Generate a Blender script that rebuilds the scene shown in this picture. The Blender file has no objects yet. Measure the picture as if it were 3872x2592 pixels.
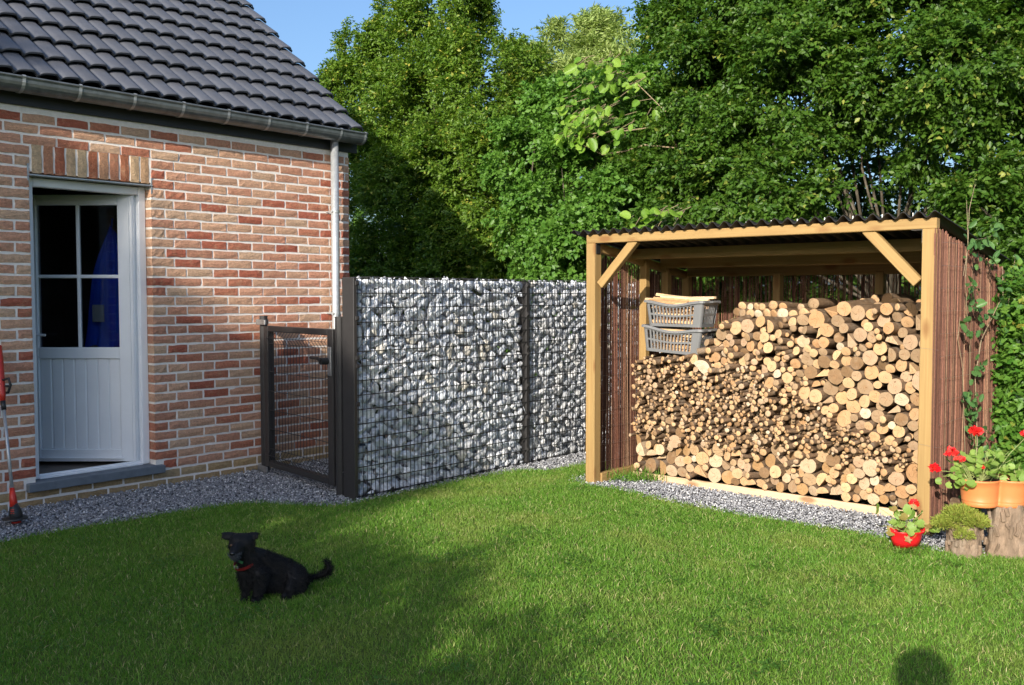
import bpy, bmesh, math, random
import numpy as np
from mathutils import Vector, Matrix, Euler

C = bpy.context.scene
COL = C.collection
RAD = math.radians
random.seed(11)
RNG = np.random.default_rng(11)

# ------------------------------------------------------------------ camera
cam = bpy.data.objects.new('camera', bpy.data.cameras.new('camera'))
COL.objects.link(cam)
cam.location = (0, 0, 1.5)
cam.rotation_euler = (math.pi/2 - 0.0489, 0.0, 0.7004)
cam.data.sensor_width = 36.0
cam.data.lens = 36.0*3690.9/3872
cam.data.clip_start = 0.05
cam.data.clip_end = 2000
C.camera = cam

# ------------------------------------------------------------------ light
SUN_DIR = Vector((0.271, -0.898, 0.346)).normalized()      # towards the sun
SUN_EL = math.asin(SUN_DIR.z)
SUN_AZ = math.atan2(SUN_DIR.x, SUN_DIR.y)                  # clockwise from +Y
W = bpy.data.worlds.new('World')
C.world = W
W.use_nodes = True
wn = W.node_tree
sky = wn.nodes.new('ShaderNodeTexSky')
sky.sky_type = 'NISHITA'
sky.sun_disc = False
sky.sun_elevation = SUN_EL
sky.sun_rotation = SUN_AZ
sky.air_density = 1.0
sky.dust_density = 3.5
sky.ozone_density = 4.5
bg = wn.nodes['Background']
wn.links.new(sky.outputs[0], bg.inputs[0])
bg.inputs[1].default_value = 0.14
sun = bpy.data.objects.new('sun', bpy.data.lights.new('sun', 'SUN'))
COL.objects.link(sun)
sun.data.energy = 4.4
sun.data.angle = RAD(0.53)
sun.data.color = (1.0, 0.915, 0.79)
sun.rotation_euler = SUN_DIR.to_track_quat('Z', 'Y').to_euler()
sun.location = (3, -10, 12)
C.view_settings.view_transform = 'Standard'
C.view_settings.look = 'None'
C.view_settings.gamma = 1
C.view_settings.exposure = 0.76
C.view_settings.use_curve_mapping = False
C.cycles.max_bounces = 8
C.cycles.use_denoising = True

# ------------------------------------------------------------------ node helpers
class NT:
    def __init__(s, name):
        s.m = bpy.data.materials.new(name)
        s.m.use_nodes = True
        s.t = s.m.node_tree
        s.b = s.t.nodes['Principled BSDF']
        s.out = s.t.nodes['Material Output']
    def n(s, typ, **kw):
        nd = s.t.nodes.new('ShaderNode'+typ)
        for k, v in kw.items():
            if k.startswith('i_'):
                key = k[2:]
                nd.inputs[int(key) if key.isdigit() else key].default_value = v
            else:
                setattr(nd, k, v)
        return nd
    def l(s, a, b):
        s.t.links.new(a, b)
    def coord(s, kind='pos', scale=(1, 1, 1)):
        src = s.n('NewGeometry').outputs['Position'] if kind == 'pos' else s.n('TexCoord').outputs['Object']
        if tuple(scale) == (1, 1, 1):
            return src
        mp = s.n('Mapping')
        mp.inputs['Scale'].default_value = scale
        s.l(src, mp.inputs[0])
        return mp.outputs[0]
    def noise(s, co, scale, detail=3, rough=0.6, dist=0.0):
        nd = s.n('TexNoise', i_Scale=scale, i_Detail=detail, i_Roughness=rough, i_Distortion=dist)
        s.l(co, nd.inputs['Vector'])
        return nd.outputs[0]
    def ramp(s, fac, stops, interp='LINEAR'):
        r = s.n('ValToRGB')
        r.color_ramp.interpolation = interp
        els = r.color_ramp.elements
        while len(els) < len(stops):
            els.new(0.5)
        for e, (p, c) in zip(els, stops):
            e.position = p
            e.color = (c[0], c[1], c[2], 1) if hasattr(c, '__len__') else (c, c, c, 1)
        s.l(fac, r.inputs[0])
        return r.outputs[0]
    def mix(s, fac, a, b, mode='MIX'):
        nd = s.n('Mix', data_type='RGBA', blend_type=mode)
        for idx, v in ((0, fac), (6, a), (7, b)):
            if isinstance(v, (int, float)):
                nd.inputs[idx].default_value = v if idx == 0 else (v, v, v, 1)
            elif isinstance(v, (tuple, list)):
                nd.inputs[idx].default_value = (v[0], v[1], v[2], 1)
            else:
                s.l(v, nd.inputs[idx])
        return nd.outputs[2]
    def math(s, op, a, b=0.0, clamp=False):
        nd = s.n('Math', operation=op, use_clamp=clamp)
        for i, v in enumerate((a, b)):
            if isinstance(v, (int, float)):
                nd.inputs[i].default_value = v
            else:
                s.l(v, nd.inputs[i])
        return nd.outputs[0]
    def src(s, kind):
        if kind == 'obj':
            return s.n('ObjectInfo').outputs['Color']
        if kind == 'attr':
            return s.n('Attribute', attribute_name='Col').outputs['Color']
        return kind
    def color(s, c):
        if isinstance(c, (tuple, list)):
            s.b.inputs['Base Color'].default_value = (c[0], c[1], c[2], 1)
        else:
            s.l(c, s.b.inputs['Base Color'])
    def bump(s, h, strength=0.3, dist=0.01):
        bp = s.n('Bump', i_Strength=strength, i_Distance=dist)
        s.l(h, bp.inputs['Height'])
        s.l(bp.outputs[0], s.b.inputs['Normal'])
    def set(s, rough=0.6, metal=0.0, spec=0.5):
        s.b.inputs['Roughness'].default_value = rough
        s.b.inputs['Metallic'].default_value = metal
        s.b.inputs['Specular IOR Level'].default_value = spec
        return s.m

def mulramp(t, fac, lo, hi):
    return t.ramp(fac, [(0.25, lo), (0.75, hi)])

def m_simple(name, col, rough=0.5, metal=0.0, spec=0.5, var=0.25, scale=8, bump=0.0, bscale=60, kind='pos'):
    t = NT(name)
    co = t.coord(kind)
    n1 = t.noise(co, scale, 4)
    base = t.src(col) if isinstance(col, str) else col
    t.color(t.mix(1.0, base, mulramp(t, n1, 1-var, 1+var*0.6), 'MULTIPLY'))
    if bump:
        t.bump(t.noise(co, bscale, 4), bump, 0.004)
    return t.set(rough, metal, spec)

def m_brick(name, kind):
    t = NT(name)
    co = t.coord('pos')
    base = t.src(kind)
    fine = t.noise(co, 55, 5, 0.7)
    crease = t.noise(t.coord('pos', (20, 26, 70)), 1.0, 4, 0.7, 1.2)
    c = t.mix(1.0, base, mulramp(t, fine, 0.72, 1.25), 'MULTIPLY')
    dark = t.ramp(crease, [(0.30, 1.0), (0.42, 0.0)])
    c = t.mix(t.math('MULTIPLY', dark, 0.45), c, (0.10, 0.05, 0.03))
    sandy = t.ramp(t.noise(co, 17, 4, 0.7), [(0.52, 0.0), (0.72, 1.0)])
    c = t.mix(t.math('MULTIPLY', sandy, 0.35), c, (0.62, 0.43, 0.26))
    t.color(c)
    h = t.math('ADD', t.math('MULTIPLY', fine, 0.5), crease)
    t.bump(h, 0.75, 0.012)
    return t.set(0.92, 0, 0.2)

def m_wood(name, col=(0.365, 0.245, 0.098), dark=(0.25, 0.142, 0.05)):
    t = NT(name)
    rnd = t.n('ObjectInfo').outputs['Random']
    cb = t.n('CombineXYZ')
    t.l(rnd, cb.inputs[0]); t.l(rnd, cb.inputs[1])
    t.l(t.math('MULTIPLY', rnd, 9.0), cb.inputs[2])
    ad = t.n('VectorMath', operation='ADD')
    t.l(t.coord('obj'), ad.inputs[0]); t.l(cb.outputs[0], ad.inputs[1])
    def mp(sc):
        m = t.n('Mapping'); m.inputs['Scale'].default_value = sc
        t.l(ad.outputs[0], m.inputs[0]); return m.outputs[0]
    grain = t.noise(mp((90, 90, 2.2)), 1.0, 3, 0.6, 0.5)
    broad = t.noise(mp((10, 10, 1.0)), 1.0, 2)
    c = t.mix(mulramp(t, grain, 0.0, 0.75), col, dark)
    c = t.mix(1.0, c, mulramp(t, broad, 0.86, 1.14), 'MULTIPLY')
    vo = t.n('TexVoronoi', i_Scale=1.0)
    t.l(mp((9, 9, 3.4)), vo.inputs['Vector'])
    knot = t.ramp(vo.outputs['Distance'], [(0.14, 1.0), (0.29, 0.0)])
    c = t.mix(t.math('MULTIPLY', knot, 0.75), c, (0.20, 0.09, 0.03))
    t.color(c)
    t.bump(grain, 0.15, 0.003)
    return t.set(0.62, 0, 0.3)

def m_log_end(name, kind):
    t = NT(name)
    base = t.src(kind)
    uv = t.n('Attribute', attribute_name='ring')
    r = t.n('SeparateColor')
    t.l(uv.outputs['Color'], r.inputs[0])
    rad, u, v = r.outputs[0], r.outputs[1], r.outputs[2]
    co = t.coord('pos')
    nz = t.noise(co, 26, 4, 0.65)
    rr = t.math('ADD', t.math('MULTIPLY', rad, 34.0), t.math('MULTIPLY', nz, 7.0))
    rings = t.math('SINE', rr)
    c = t.mix(1.0, base, mulramp(t, nz, 0.82, 1.12), 'MULTIPLY')
    c = t.mix(t.math('MULTIPLY', t.math('ADD', t.math('MULTIPLY', rings, 0.5), 0.5), 0.24), c, (0.30, 0.15, 0.06))
    heart = t.ramp(rad, [(0.0, 1.0), (0.42, 0.0)])
    c = t.mix(t.math('MULTIPLY', heart, t.math('MULTIPLY', t.n('ObjectInfo').outputs['Random'], 0.5)), c, (0.36, 0.17, 0.07))
    c = t.mix(t.math('MULTIPLY', t.ramp(t.noise(co, 13, 3), [(0.55, 0.0), (0.75, 0.5)]), 1.0), c, (0.34, 0.26, 0.18))
    # drying cracks run out from the pith; u is the angle as a fraction of a turn
    au = t.math('ADD', t.math('MULTIPLY', u, 4.0), t.math('MULTIPLY', t.noise(co, 9, 2), 3.0))
    fr = t.math('ABSOLUTE', t.math('SUBTRACT', t.math('FRACT', au), 0.5))
    crack = t.math('LESS_THAN', t.math('MULTIPLY', fr, t.math('ADD', rad, 0.08)), 0.017)
    crack = t.math('MULTIPLY', crack, t.math('LESS_THAN', rad, t.math('ADD', t.noise(co, 5, 1), 0.22)))
    c = t.mix(t.math('MULTIPLY', crack, 0.75), c, (0.12, 0.06, 0.03))
    t.color(c)
    t.bump(t.noise(co, 140, 3), 0.2, 0.003)
    return t.set(0.85, 0, 0.2)

def m_bark(name, col=(0.185, 0.12, 0.072), lo=0.40, hi=1.5, kind='pos', sc=(45, 12, 45)):
    t = NT(name)
    co = t.coord(kind, sc)
    nz = t.noise(co, 1.0, 5, 0.7, 0.4)
    big = t.noise(t.coord('pos'), 9, 3)
    c = t.mix(1.0, col, mulramp(t, nz, lo, hi), 'MULTIPLY')
    c = t.mix(t.ramp(big, [(0.5, 0.0), (0.75, 0.5)]), c, (0.30, 0.26, 0.21))
    t.color(c)
    t.bump(nz, 0.8, 0.01)
    return t.set(0.9, 0, 0.2)

def m_leaf(name, lo, hi, rough=0.45, trans=0.33, spec=0.32, dry=None):
    """leaf blade: hue varies from leaf to leaf by the stored attribute 'rnd'"""
    t = NT(name)
    at = t.n('Attribute', attribute_name='rnd').outputs['Fac']
    stops = [(0.0, lo), (0.85, hi)]
    if dry:
        stops.append((1.0, dry))
    c = t.ramp(at, stops)
    t.color(c)
    t.set(rough, 0, spec)
    tr = t.n('BsdfTranslucent')
    t.l(t.mix(1.0, c, (1.5, 1.6, 0.6), 'MULTIPLY'), tr.inputs[0])
    ms = t.n('MixShader', i_0=trans)
    t.l(t.b.outputs[0], ms.inputs[1]); t.l(tr.outputs[0], ms.inputs[2])
    t.l(ms.outputs[0], t.out.inputs[0])
    return t.m

def m_glass(name):
    t = NT(name)
    gl = t.n('BsdfGlossy'); gl.inputs['Roughness'].default_value = 0.02
    tp = t.n('BsdfTransparent'); tp.inputs[0].default_value = (0.75, 0.78, 0.8, 1)
    fr = t.n('Fresnel', i_IOR=1.5)
    ms = t.n('MixShader')
    t.l(fr.outputs[0], ms.inputs[0]); t.l(tp.outputs[0], ms.inputs[1]); t.l(gl.outputs[0], ms.inputs[2])
    t.l(ms.outputs[0], t.out.inputs[0])
    return t.m

MT = {}
MT['brick'] = m_brick('brick', 'obj')
MT['brick_attr'] = m_brick('brick joined', 'attr')
MT['mortar'] = m_simple('mortar', (0.84, 0.79, 0.73), 0.95, 0, 0.1, 0.12, 30, 0.35, 120)
MT['tile'] = m_simple('roof tile', 'obj', 0.42, 0, 0.5, 0.16, 5, 0.12, 200)
MT['dark_deck'] = m_simple('roof deck', (0.03, 0.03, 0.03), 0.9)
MT['zinc'] = m_simple('zinc', (0.20, 0.22, 0.225), 0.42, 0.55, 0.5, 0.35, 14, 0.05, 90)
MT['zinc_light'] = m_simple('galvanised pipe', (0.46, 0.48, 0.49), 0.42, 0.5, 0.5, 0.2, 30, 0.05, 90)
MT['fascia'] = m_simple('fascia', (0.035, 0.036, 0.04), 0.5, 0, 0.4, 0.15)
MT['pvc'] = m_simple('white door plastic', (0.86, 0.87, 0.88), 0.32, 0, 0.5, 0.05, 3)
MT['bluestone'] = m_simple('bluestone', (0.15, 0.175, 0.20), 0.7, 0, 0.3, 0.2, 12, 0.15, 150)
MT['glass'] = m_glass('window glass')
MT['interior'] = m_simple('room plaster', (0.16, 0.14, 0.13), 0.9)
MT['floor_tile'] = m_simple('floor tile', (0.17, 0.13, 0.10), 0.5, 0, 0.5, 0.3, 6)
MT['steel'] = m_simple('anthracite steel', (0.034, 0.032, 0.032), 0.40, 0.0, 0.5, 0.15, 20)
MT['grey_metal'] = m_simple('grey metal', (0.38, 0.38, 0.38), 0.4, 0.7)
MT['silver'] = m_simple('bright metal', (0.6, 0.6, 0.6), 0.3, 0.9)
MT['black_plastic'] = m_simple('black plastic', (0.02, 0.02, 0.02), 0.45)
MT['wood'] = m_wood('treated pine')
MT['wood_pale'] = m_wood('raw plank', (0.66, 0.47, 0.30), (0.5, 0.32, 0.18))
MT['log_end'] = m_log_end('sawn log end', 'obj')
MT['log_end_attr'] = m_log_end('sawn branch end', 'attr')
MT['bark'] = m_bark('log bark')
MT['stump_bark'] = m_bark('stump bark', (0.23, 0.165, 0.115), 0.40, 1.45, 'pos', (22, 22, 9))
MT['trunk'] = m_bark('tree bark', (0.085, 0.072, 0.052), 0.5, 1.4, 'pos', (20, 20, 4))
MT['onduline'] = m_simple('corrugated bitumen', (0.022, 0.020, 0.020), 0.62, 0, 0.3, 0.3, 20, 0.2, 150)
MT['reed'] = m_simple('willow rods', 'attr', 0.7, 0, 0.3, 0.35, 60, 0.3, 200)
MT['wire'] = m_simple('wire', (0.30, 0.29, 0.27), 0.4, 0.8)
MT['basket'] = m_simple('grey basket plastic', (0.165, 0.168, 0.172), 0.38, 0, 0.5, 0.06)
MT['kindling'] = m_simple('split kindling', 'obj', 0.8, 0, 0.2, 0.25, 40, 0.2, 80)
MT['terracotta'] = m_simple('terracotta plastic', (0.62, 0.21, 0.07), 0.45, 0, 0.4, 0.10, 4)
MT['red_plastic'] = m_simple('red plastic', (0.66, 0.015, 0.02), 0.30, 0, 0.5, 0.06, 4)
MT['soil'] = m_simple('potting soil', (0.05, 0.033, 0.022), 0.95, 0, 0.1, 0.5, 60, 0.8, 120)
MT['stem'] = m_simple('green stem', (0.26, 0.30, 0.10), 0.6)
MT['vine_stem'] = m_simple('woody vine stem', (0.26, 0.20, 0.12), 0.7)
MT['stone'] = None
MT['dog'] = m_simple('black dog coat', (0.0085, 0.008, 0.0078), 0.6, 0, 0.25, 0.3, 40)
MT['dog_grey'] = m_simple('grey muzzle hair', (0.075, 0.08, 0.09), 0.75, 0, 0.2)
MT['dog_nose'] = m_simple('wet nose', (0.008, 0.008, 0.008), 0.25)
MT['dog_eye'] = m_simple('dog eye', (0.10, 0.055, 0.025), 0.06)
MT['collar'] = m_simple('red collar', (0.20, 0.010, 0.010), 0.6)
MT['tag_green'] = m_simple('green tag', (0.03, 0.17, 0.05), 0.5)
MT['red_machine'] = m_simple('red machine plastic', (0.55, 0.03, 0.015), 0.4)
MT['coat'] = m_simple('blue workwear', (0.03, 0.11, 0.75), 0.8, 0, 0.2, 0.3, 9)
MT['cloth_grey'] = m_simple('grey patch cloth', (0.35, 0.38, 0.42), 0.85)
MT['cloth_dark'] = m_simple('dark clothing', (0.04, 0.045, 0.06), 0.85)
MT['skin'] = m_simple('skin', (0.45, 0.27, 0.19), 0.6)

def m_stone(name, kind):
    t = NT(name)
    co = t.coord('pos')
    base = t.src(kind)
    vein = t.noise(t.coord('pos', (18, 18, 34)), 1.0, 5, 0.65, 1.6)
    fine = t.noise(co, 90, 3)
    c = t.mix(1.0, base, t.ramp(vein, [(0.28, 0.62), (0.5, 1.0), (0.8, 1.2)]), 'MULTIPLY')
    c = t.mix(1.0, c, mulramp(t, fine, 0.88, 1.1), 'MULTIPLY')
    t.color(c)
    t.bump(vein, 0.6, 0.015)
    return t.set(0.7, 0, 0.35)
MT['stone'] = m_stone('marble rubble', 'obj')
MT['stone_attr'] = m_stone('marble rubble joined', 'attr')
MT['pebble'] = m_stone('slate chippings', 'attr')

MT['leaf_hornbeam'] = m_leaf('hornbeam leaf', (0.050, 0.124, 0.011), (0.140, 0.225, 0.024), dry=(0.42, 0.38, 0.07))
MT['leaf_right'] = m_leaf('beech leaf', (0.030, 0.088, 0.009), (0.080, 0.156, 0.018), dry=(0.28, 0.30, 0.06))
MT['leaf_willow'] = m_leaf('willow leaf', (0.17, 0.26, 0.06), (0.30, 0.37, 0.12), 0.5)
MT['leaf_round'] = m_leaf('dogwood leaf', (0.055, 0.150, 0.020), (0.120, 0.240, 0.035))
MT['leaf_catalpa'] = m_leaf('large pale leaf', (0.10, 0.22, 0.022), (0.22, 0.35, 0.05), 0.45)
MT['leaf_hedge'] = m_leaf('hedge leaf', (0.05, 0.15, 0.018), (0.14, 0.26, 0.04), dry=(0.26, 0.23, 0.04))
MT['leaf_vine'] = m_leaf('vine leaf', (0.06, 0.15, 0.045), (0.12, 0.23, 0.07), 0.4)
MT['leaf_geranium'] = m_leaf('geranium leaf', (0.14, 0.26, 0.04), (0.26, 0.37, 0.085), 0.5)
MT['leaf_geranium_red'] = m_leaf('reddened geranium leaf', (0.24, 0.22, 0.05), (0.30, 0.18, 0.07), 0.5)
MT['leaf_heath'] = m_leaf('fine evergreen leaf', (0.20, 0.27, 0.04), (0.36, 0.40, 0.08), 0.6, dry=(0.30, 0.21, 0.07))
MT['petal'] = m_leaf('red petal', (0.62, 0.008, 0.02), (0.72, 0.03, 0.02), 0.5, 0.2)
MT['petal_old'] = m_leaf('bright red petal', (0.68, 0.02, 0.03), (0.70, 0.10, 0.07), 0.5, 0.2)

def m_grass():
    t = NT('grass blades')
    at = t.n('Attribute', attribute_name='rnd').outputs['Fac']
    co = t.coord('pos')
    patch = t.noise(co, 1.3, 4, 0.6)
    green = t.ramp(at, [(0.0, (0.066, 0.175, 0.018)), (0.6, (0.138, 0.288, 0.030)), (0.92, (0.21, 0.33, 0.065)), (0.955, (0.40, 0.38, 0.16)), (1.0, (0.55, 0.49, 0.27))])
    dry = t.mix(0.6, green, (0.38, 0.35, 0.11))
    c = t.mix(t.ramp(patch, [(0.50, 0.0), (0.72, 0.65)]), green, dry)
    t.color(c)
    t.set(0.5, 0, 0.25)
    tr = t.n('BsdfTranslucent')
    t.l(t.mix(1.0, c, (1.3, 1.4, 0.6), 'MULTIPLY'), tr.inputs[0])
    ms = t.n('MixShader', i_0=0.3)
    t.l(t.b.outputs[0], ms.inputs[1]); t.l(tr.outputs[0], ms.inputs[2])
    t.l(ms.outputs[0], t.out.inputs[0])
    return t.m
MT['grass'] = m_grass()
MT['lawn'] = m_simple('lawn thatch', (0.10, 0.13, 0.03), 0.95, 0, 0.1, 0.4, 25, 0.6, 90)
MT['ground'] = m_simple('meadow ground', (0.06, 0.09, 0.02), 0.95, 0, 0.1, 0.4, 3)
MT['gravel'] = m_simple('gravel bed', (0.10, 0.105, 0.115), 0.95, 0, 0.2, 0.5, 90, 0.9, 120)

# ------------------------------------------------------------------ mesh helpers
def ob(name, data, parent=None, loc=(0, 0, 0), rot=(0, 0, 0), scale=(1, 1, 1), mats=None, color=None):
    o = bpy.data.objects.new(name, data)
    COL.objects.link(o)
    if parent is not None:
        o.parent = parent
    o.location = loc
    o.rotation_euler = rot
    o.scale = scale
    if mats:
        for m in mats:
            data.materials.append(MT[m] if isinstance(m, str) else m)
    if color is not None:
        o.color = (color[0], color[1], color[2], 1)
    return o

def tag(o, label=None, cat=None, group=None, kind=None):
    if label: o['label'] = label
    if cat: o['category'] = cat
    if group: o['group'] = group
    if kind: o['kind'] = kind
    return o

def thing(name, label, cat, loc=(0, 0, 0), rotz=0.0, group=None):
    o = ob(name, None, None, loc, (0, 0, rotz))
    o.empty_display_size = 0.1
    return tag(o, label, cat, group)

class MB:
    """collects shapes, then links them as one mesh object"""
    def __init__(s):
        s.v, s.f, s.mi, s.col = [], [], [], []
        s.cur = 0
        s.c = None
    def add(s, vs, fs):
        k = len(s.v)
        s.v.extend([tuple(p) for p in vs])
        s.f.extend([tuple(i+k for i in f) for f in fs])
        s.mi.extend([s.cur]*len(fs))
        s.col.extend([s.c]*len(vs))
    def box(s, a, b, M=None):
        (x0, y0, z0), (x1, y1, z1) = a, b
        vs = [(x0, y0, z0), (x1, y0, z0), (x1, y1, z0), (x0, y1, z0), (x0, y0, z1), (x1, y0, z1), (x1, y1, z1), (x0, y1, z1)]
        if M is not None:
            vs = [M @ Vector(p) for p in vs]
        s.add(vs, [(0, 3, 2, 1), (4, 5, 6, 7), (0, 1, 5, 4), (1, 2, 6, 5), (2, 3, 7, 6), (3, 0, 4, 7)])
    def bbox(s, a, b, r=0.004, M=None):
        """box with chamfered vertical and horizontal edges"""
        bm = bmesh.new()
        bmesh.ops.create_cube(bm, size=1.0)
        c = [(a[i]+b[i])/2 for i in range(3)]
        d = [abs(b[i]-a[i]) for i in range(3)]
        for v in bm.verts:
            v.co = Vector((c[0]+v.co.x*d[0], c[1]+v.co.y*d[1], c[2]+v.co.z*d[2]))
        bmesh.ops.bevel(bm, geom=list(bm.edges), offset=min(r, min(d)*0.4), segments=1, affect='EDGES')
        bm.verts.index_update()
        vs = [v.co.copy() for v in bm.verts]
        if M is not None:
            vs = [M @ p for p in vs]
        s.add(vs, [[v.index for v in f.verts] for f in bm.faces])
        bm.free()
    def tube(s, pts, rad, n=6, cap=True):
        pts = [Vector(p) for p in pts]
        if isinstance(rad, (int, float)):
            rad = [rad]*len(pts)
        vs, fs = [], []
        up = None
        for i, p in enumerate(pts):
            d = (pts[min(i+1, len(pts)-1)] - pts[max(i-1, 0)])
            d = d.normalized() if d.length > 1e-9 else Vector((0, 0, 1))
            if up is None:
                up = d.orthogonal().normalized()
            up = (up - d*up.dot(d))
            up = up.normalized() if up.length > 1e-6 else d.orthogonal().normalized()
            w = d.cross(up)
            for k in range(n):
                a = 2*math.pi*k/n
                vs.append(p + (up*math.cos(a) + w*math.sin(a))*rad[i])
        for i in range(len(pts)-1):
            for k in range(n):
                a, b = i*n+k, i*n+(k+1) % n
                fs.append((a, b, b+n, a+n))
        if cap:
            fs.append(tuple(range(n-1, -1, -1)))
            m = (len(pts)-1)*n
            fs.append(tuple(range(m, m+n)))
        s.add(vs, fs)
    def lathe(s, prof, n=24, center=(0, 0, 0), outline=None, close=False):
        """revolve (r, z) pairs; outline(k, n) may scale r by angle"""
        vs, fs = [], []
        for (r, z) in prof:
            for k in range(n):
                a = 2*math.pi*k/n
                q = outline(a) if outline else 1.0
                vs.append((center[0]+r*q*math.cos(a), center[1]+r*q*math.sin(a), center[2]+z))
        for i in range(len(prof)-1):
            for k in range(n):
                a, b = i*n+k, i*n+(k+1) % n
                fs.append((a, b, b+n, a+n))
        if close:
            m = (len(prof)-1)*n
            fs.append(tuple(range(m, m+n)))
        s.add(vs, fs)
    def mesh(s, name, smooth=False):
        me = bpy.data.meshes.new(name)
        me.from_pydata(s.v, [], s.f)
        me.polygons.foreach_set('material_index', s.mi)
        if smooth:
            me.polygons.foreach_set('use_smooth', [True]*len(s.f))
        if any(c is not None for c in s.col):
            a = me.color_attributes.new('Col', 'FLOAT_COLOR', 'POINT')
            a.data.foreach_set('color', np.array([(*(c or (0.5, 0.5, 0.5)), 1) for c in s.col], dtype=np.float32).ravel())
        me.update()
        return me
    def build(s, name, mats, parent=None, loc=None, smooth=False, color=None, kind=None):
        loc = loc or (0, 0, 0)
        o = ob(name, s.mesh(name, smooth), parent, loc, mats=mats if isinstance(mats, (list, tuple)) else [mats], color=color)
        if kind: o['kind'] = kind
        return o

def np_mesh(name, verts, faces, attrs=None, cols=None, mat_idx=None, smooth=False):
    """verts (N,3), faces (M,k) of one size, attrs {name: (N,)} point floats, cols (N,3)"""
    me = bpy.data.meshes.new(name)
    N, (M, k) = len(verts), faces.shape
    me.vertices.add(N)
    me.vertices.foreach_set('co', np.ascontiguousarray(verts, dtype=np.float32).ravel())
    me.loops.add(M*k)
    me.loops.foreach_set('vertex_index', np.ascontiguousarray(faces, dtype=np.int32).ravel())
    me.polygons.add(M)
    me.polygons.foreach_set('loop_start', np.arange(0, M*k, k, dtype=np.int32))
    me.polygons.foreach_set('loop_total', np.full(M, k, dtype=np.int32))
    if mat_idx is not None:
        me.polygons.foreach_set('material_index', mat_idx.astype(np.int32))
    if smooth:
        me.polygons.foreach_set('use_smooth', np.ones(M, dtype=bool))
    for nm, a in (attrs or {}).items():
        at = me.attributes.new(nm, 'FLOAT', 'POINT')
        at.data.foreach_set('value', np.ascontiguousarray(a, dtype=np.float32))
    if cols is not None:
        ca = me.color_attributes.new('Col', 'FLOAT_COLOR', 'POINT')
        ca.data.foreach_set('color', np.hstack([cols, np.ones((N, 1))]).astype(np.float32).ravel())
    me.update(calc_edges=True)
    me.validate()
    return me

def nrm(a):
    return a/np.maximum(np.linalg.norm(a, axis=-1, keepdims=True), 1e-9)

def leaf_arrays(P, D, Nn, L, Wd, rnd, fold=0.25):
    """four-point folded blades, two triangles each, at P along D"""
    D = nrm(D)
    S = nrm(np.cross(D, Nn))
    U = np.cross(S, D)
    L = L[:, None]; Wd = Wd[:, None]
    mid = P + D*L*0.42
    a = mid + S*Wd*0.5 + U*Wd*fold
    b = mid - S*Wd*0.5 + U*Wd*fold
    tip = P + D*L - U*L*0.08
    V = np.stack([P, a, tip, b], 1).reshape(-1, 3)
    n = len(P)
    i = np.arange(n)[:, None]*4
    F = np.concatenate([i+np.array([[0, 1, 2]]), i+np.array([[0, 2, 3]])], 1).reshape(-1, 3)
    return V, F, np.repeat(rnd, 4)

def frame_at(p, d):
    """matrix whose local Z runs along d"""
    q = Vector(d).normalized().to_track_quat('Z', 'Y')
    return Matrix.Translation(p) @ q.to_matrix().to_4x4()

def beam(name, p0, p1, w, h, parent, mat='wood', side=(0, 1, 0), bev=0.004):
    """timber with its grain along its length; w is measured across, h along `side`"""
    p0, p1 = Vector(p0), Vector(p1)
    d = (p1-p0).normalized()
    y = Vector(side); y = (y - d*y.dot(d)).normalized()
    x = y.cross(d)
    R = Matrix((x, y, d)).transposed().to_4x4()
    m = MB()
    m.bbox((-w/2, -h/2, 0), (w/2, h/2, (p1-p0).length), bev)
    o = ob(name, m.mesh(name), parent, mats=[mat])
    o.matrix_basis = Matrix.Translation(p0) @ R
    return o

def vcol(lo, hi):
    k = random.random()
    return tuple(a+(b-a)*k for a, b in zip(lo, hi))

def pick(pal, j=0.08):
    c = random.choice(pal)
    f = 1+random.uniform(-j, j)
    return tuple(max(0.0, x*f) for x in c)

ORD = ['first', 'second', 'third', 'fourth', 'fifth', 'sixth', 'seventh', 'eighth', 'ninth', 'tenth', 'eleventh', 'twelfth', 'thirteenth',
       'fourteenth', 'fifteenth', 'sixteenth', 'seventeenth', 'eighteenth', 'nineteenth', 'twentieth', 'twenty-first', 'twenty-second',
       'twenty-third', 'twenty-fourth', 'twenty-fifth', 'twenty-sixth', 'twenty-seventh', 'twenty-eighth', 'twenty-ninth', 'thirtieth'] + [f'{t}-{u}' for t in ('thirty', 'forty', 'fifty') for u in ('first', 'second', 'third', 'fourth', 'fifth', 'sixth', 'seventh', 'eighth', 'ninth')]

CAM = np.array([0, 0, 1.5])

def wl(root):
    return tuple(-root.location)

# ================================================================== THE SETTING: ground, lawn, gravel
m = MB(); m.add([(-400, -400, -0.03), (400, -400, -0.03), (400, 400, -0.03), (-400, 400, -0.03)], [(0, 1, 2, 3)])
tag(m.build('ground', 'ground'), kind='structure')

LAWN_EDGE = [(-6.16, 1.2), (-6.16, 2.48), (-6.15, 2.96), (-6.09, 3.29), (-6.08, 3.6), (-6.04, 3.85), (-5.96, 4.08), (-5.76, 4.22), (-5.52, 4.33),
             (-5.36, 4.52), (-5.36, 5.2), (-5.36, 5.9), (-5.30, 6.38), (-5.08, 6.55), (-5.02, 7.2), (-4.72, 7.3), (-4.72, 6.34), (-4.45, 6.20),
             (-4.19, 6.24), (-3.79, 6.13), (-3.4, 6.07), (-3.04, 6.04), (-2.74, 6.06), (-2.44, 6.07), (-2.1, 6.05), (-1.87, 5.97), (-1.70, 5.92),
             (-1.52, 5.98), (-1.32, 6.15), (-0.9, 6.5), (0.5, 7.0), (4.0, 7.0), (4.0, -6.0), (-6.16, -6.0)]
m = MB()
m.add([(x, y, 0.0) for x, y in LAWN_EDGE], [tuple(range(len(LAWN_EDGE)))])
lawn = tag(m.build('lawn', 'lawn'), kind='structure')
m = MB()
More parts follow.
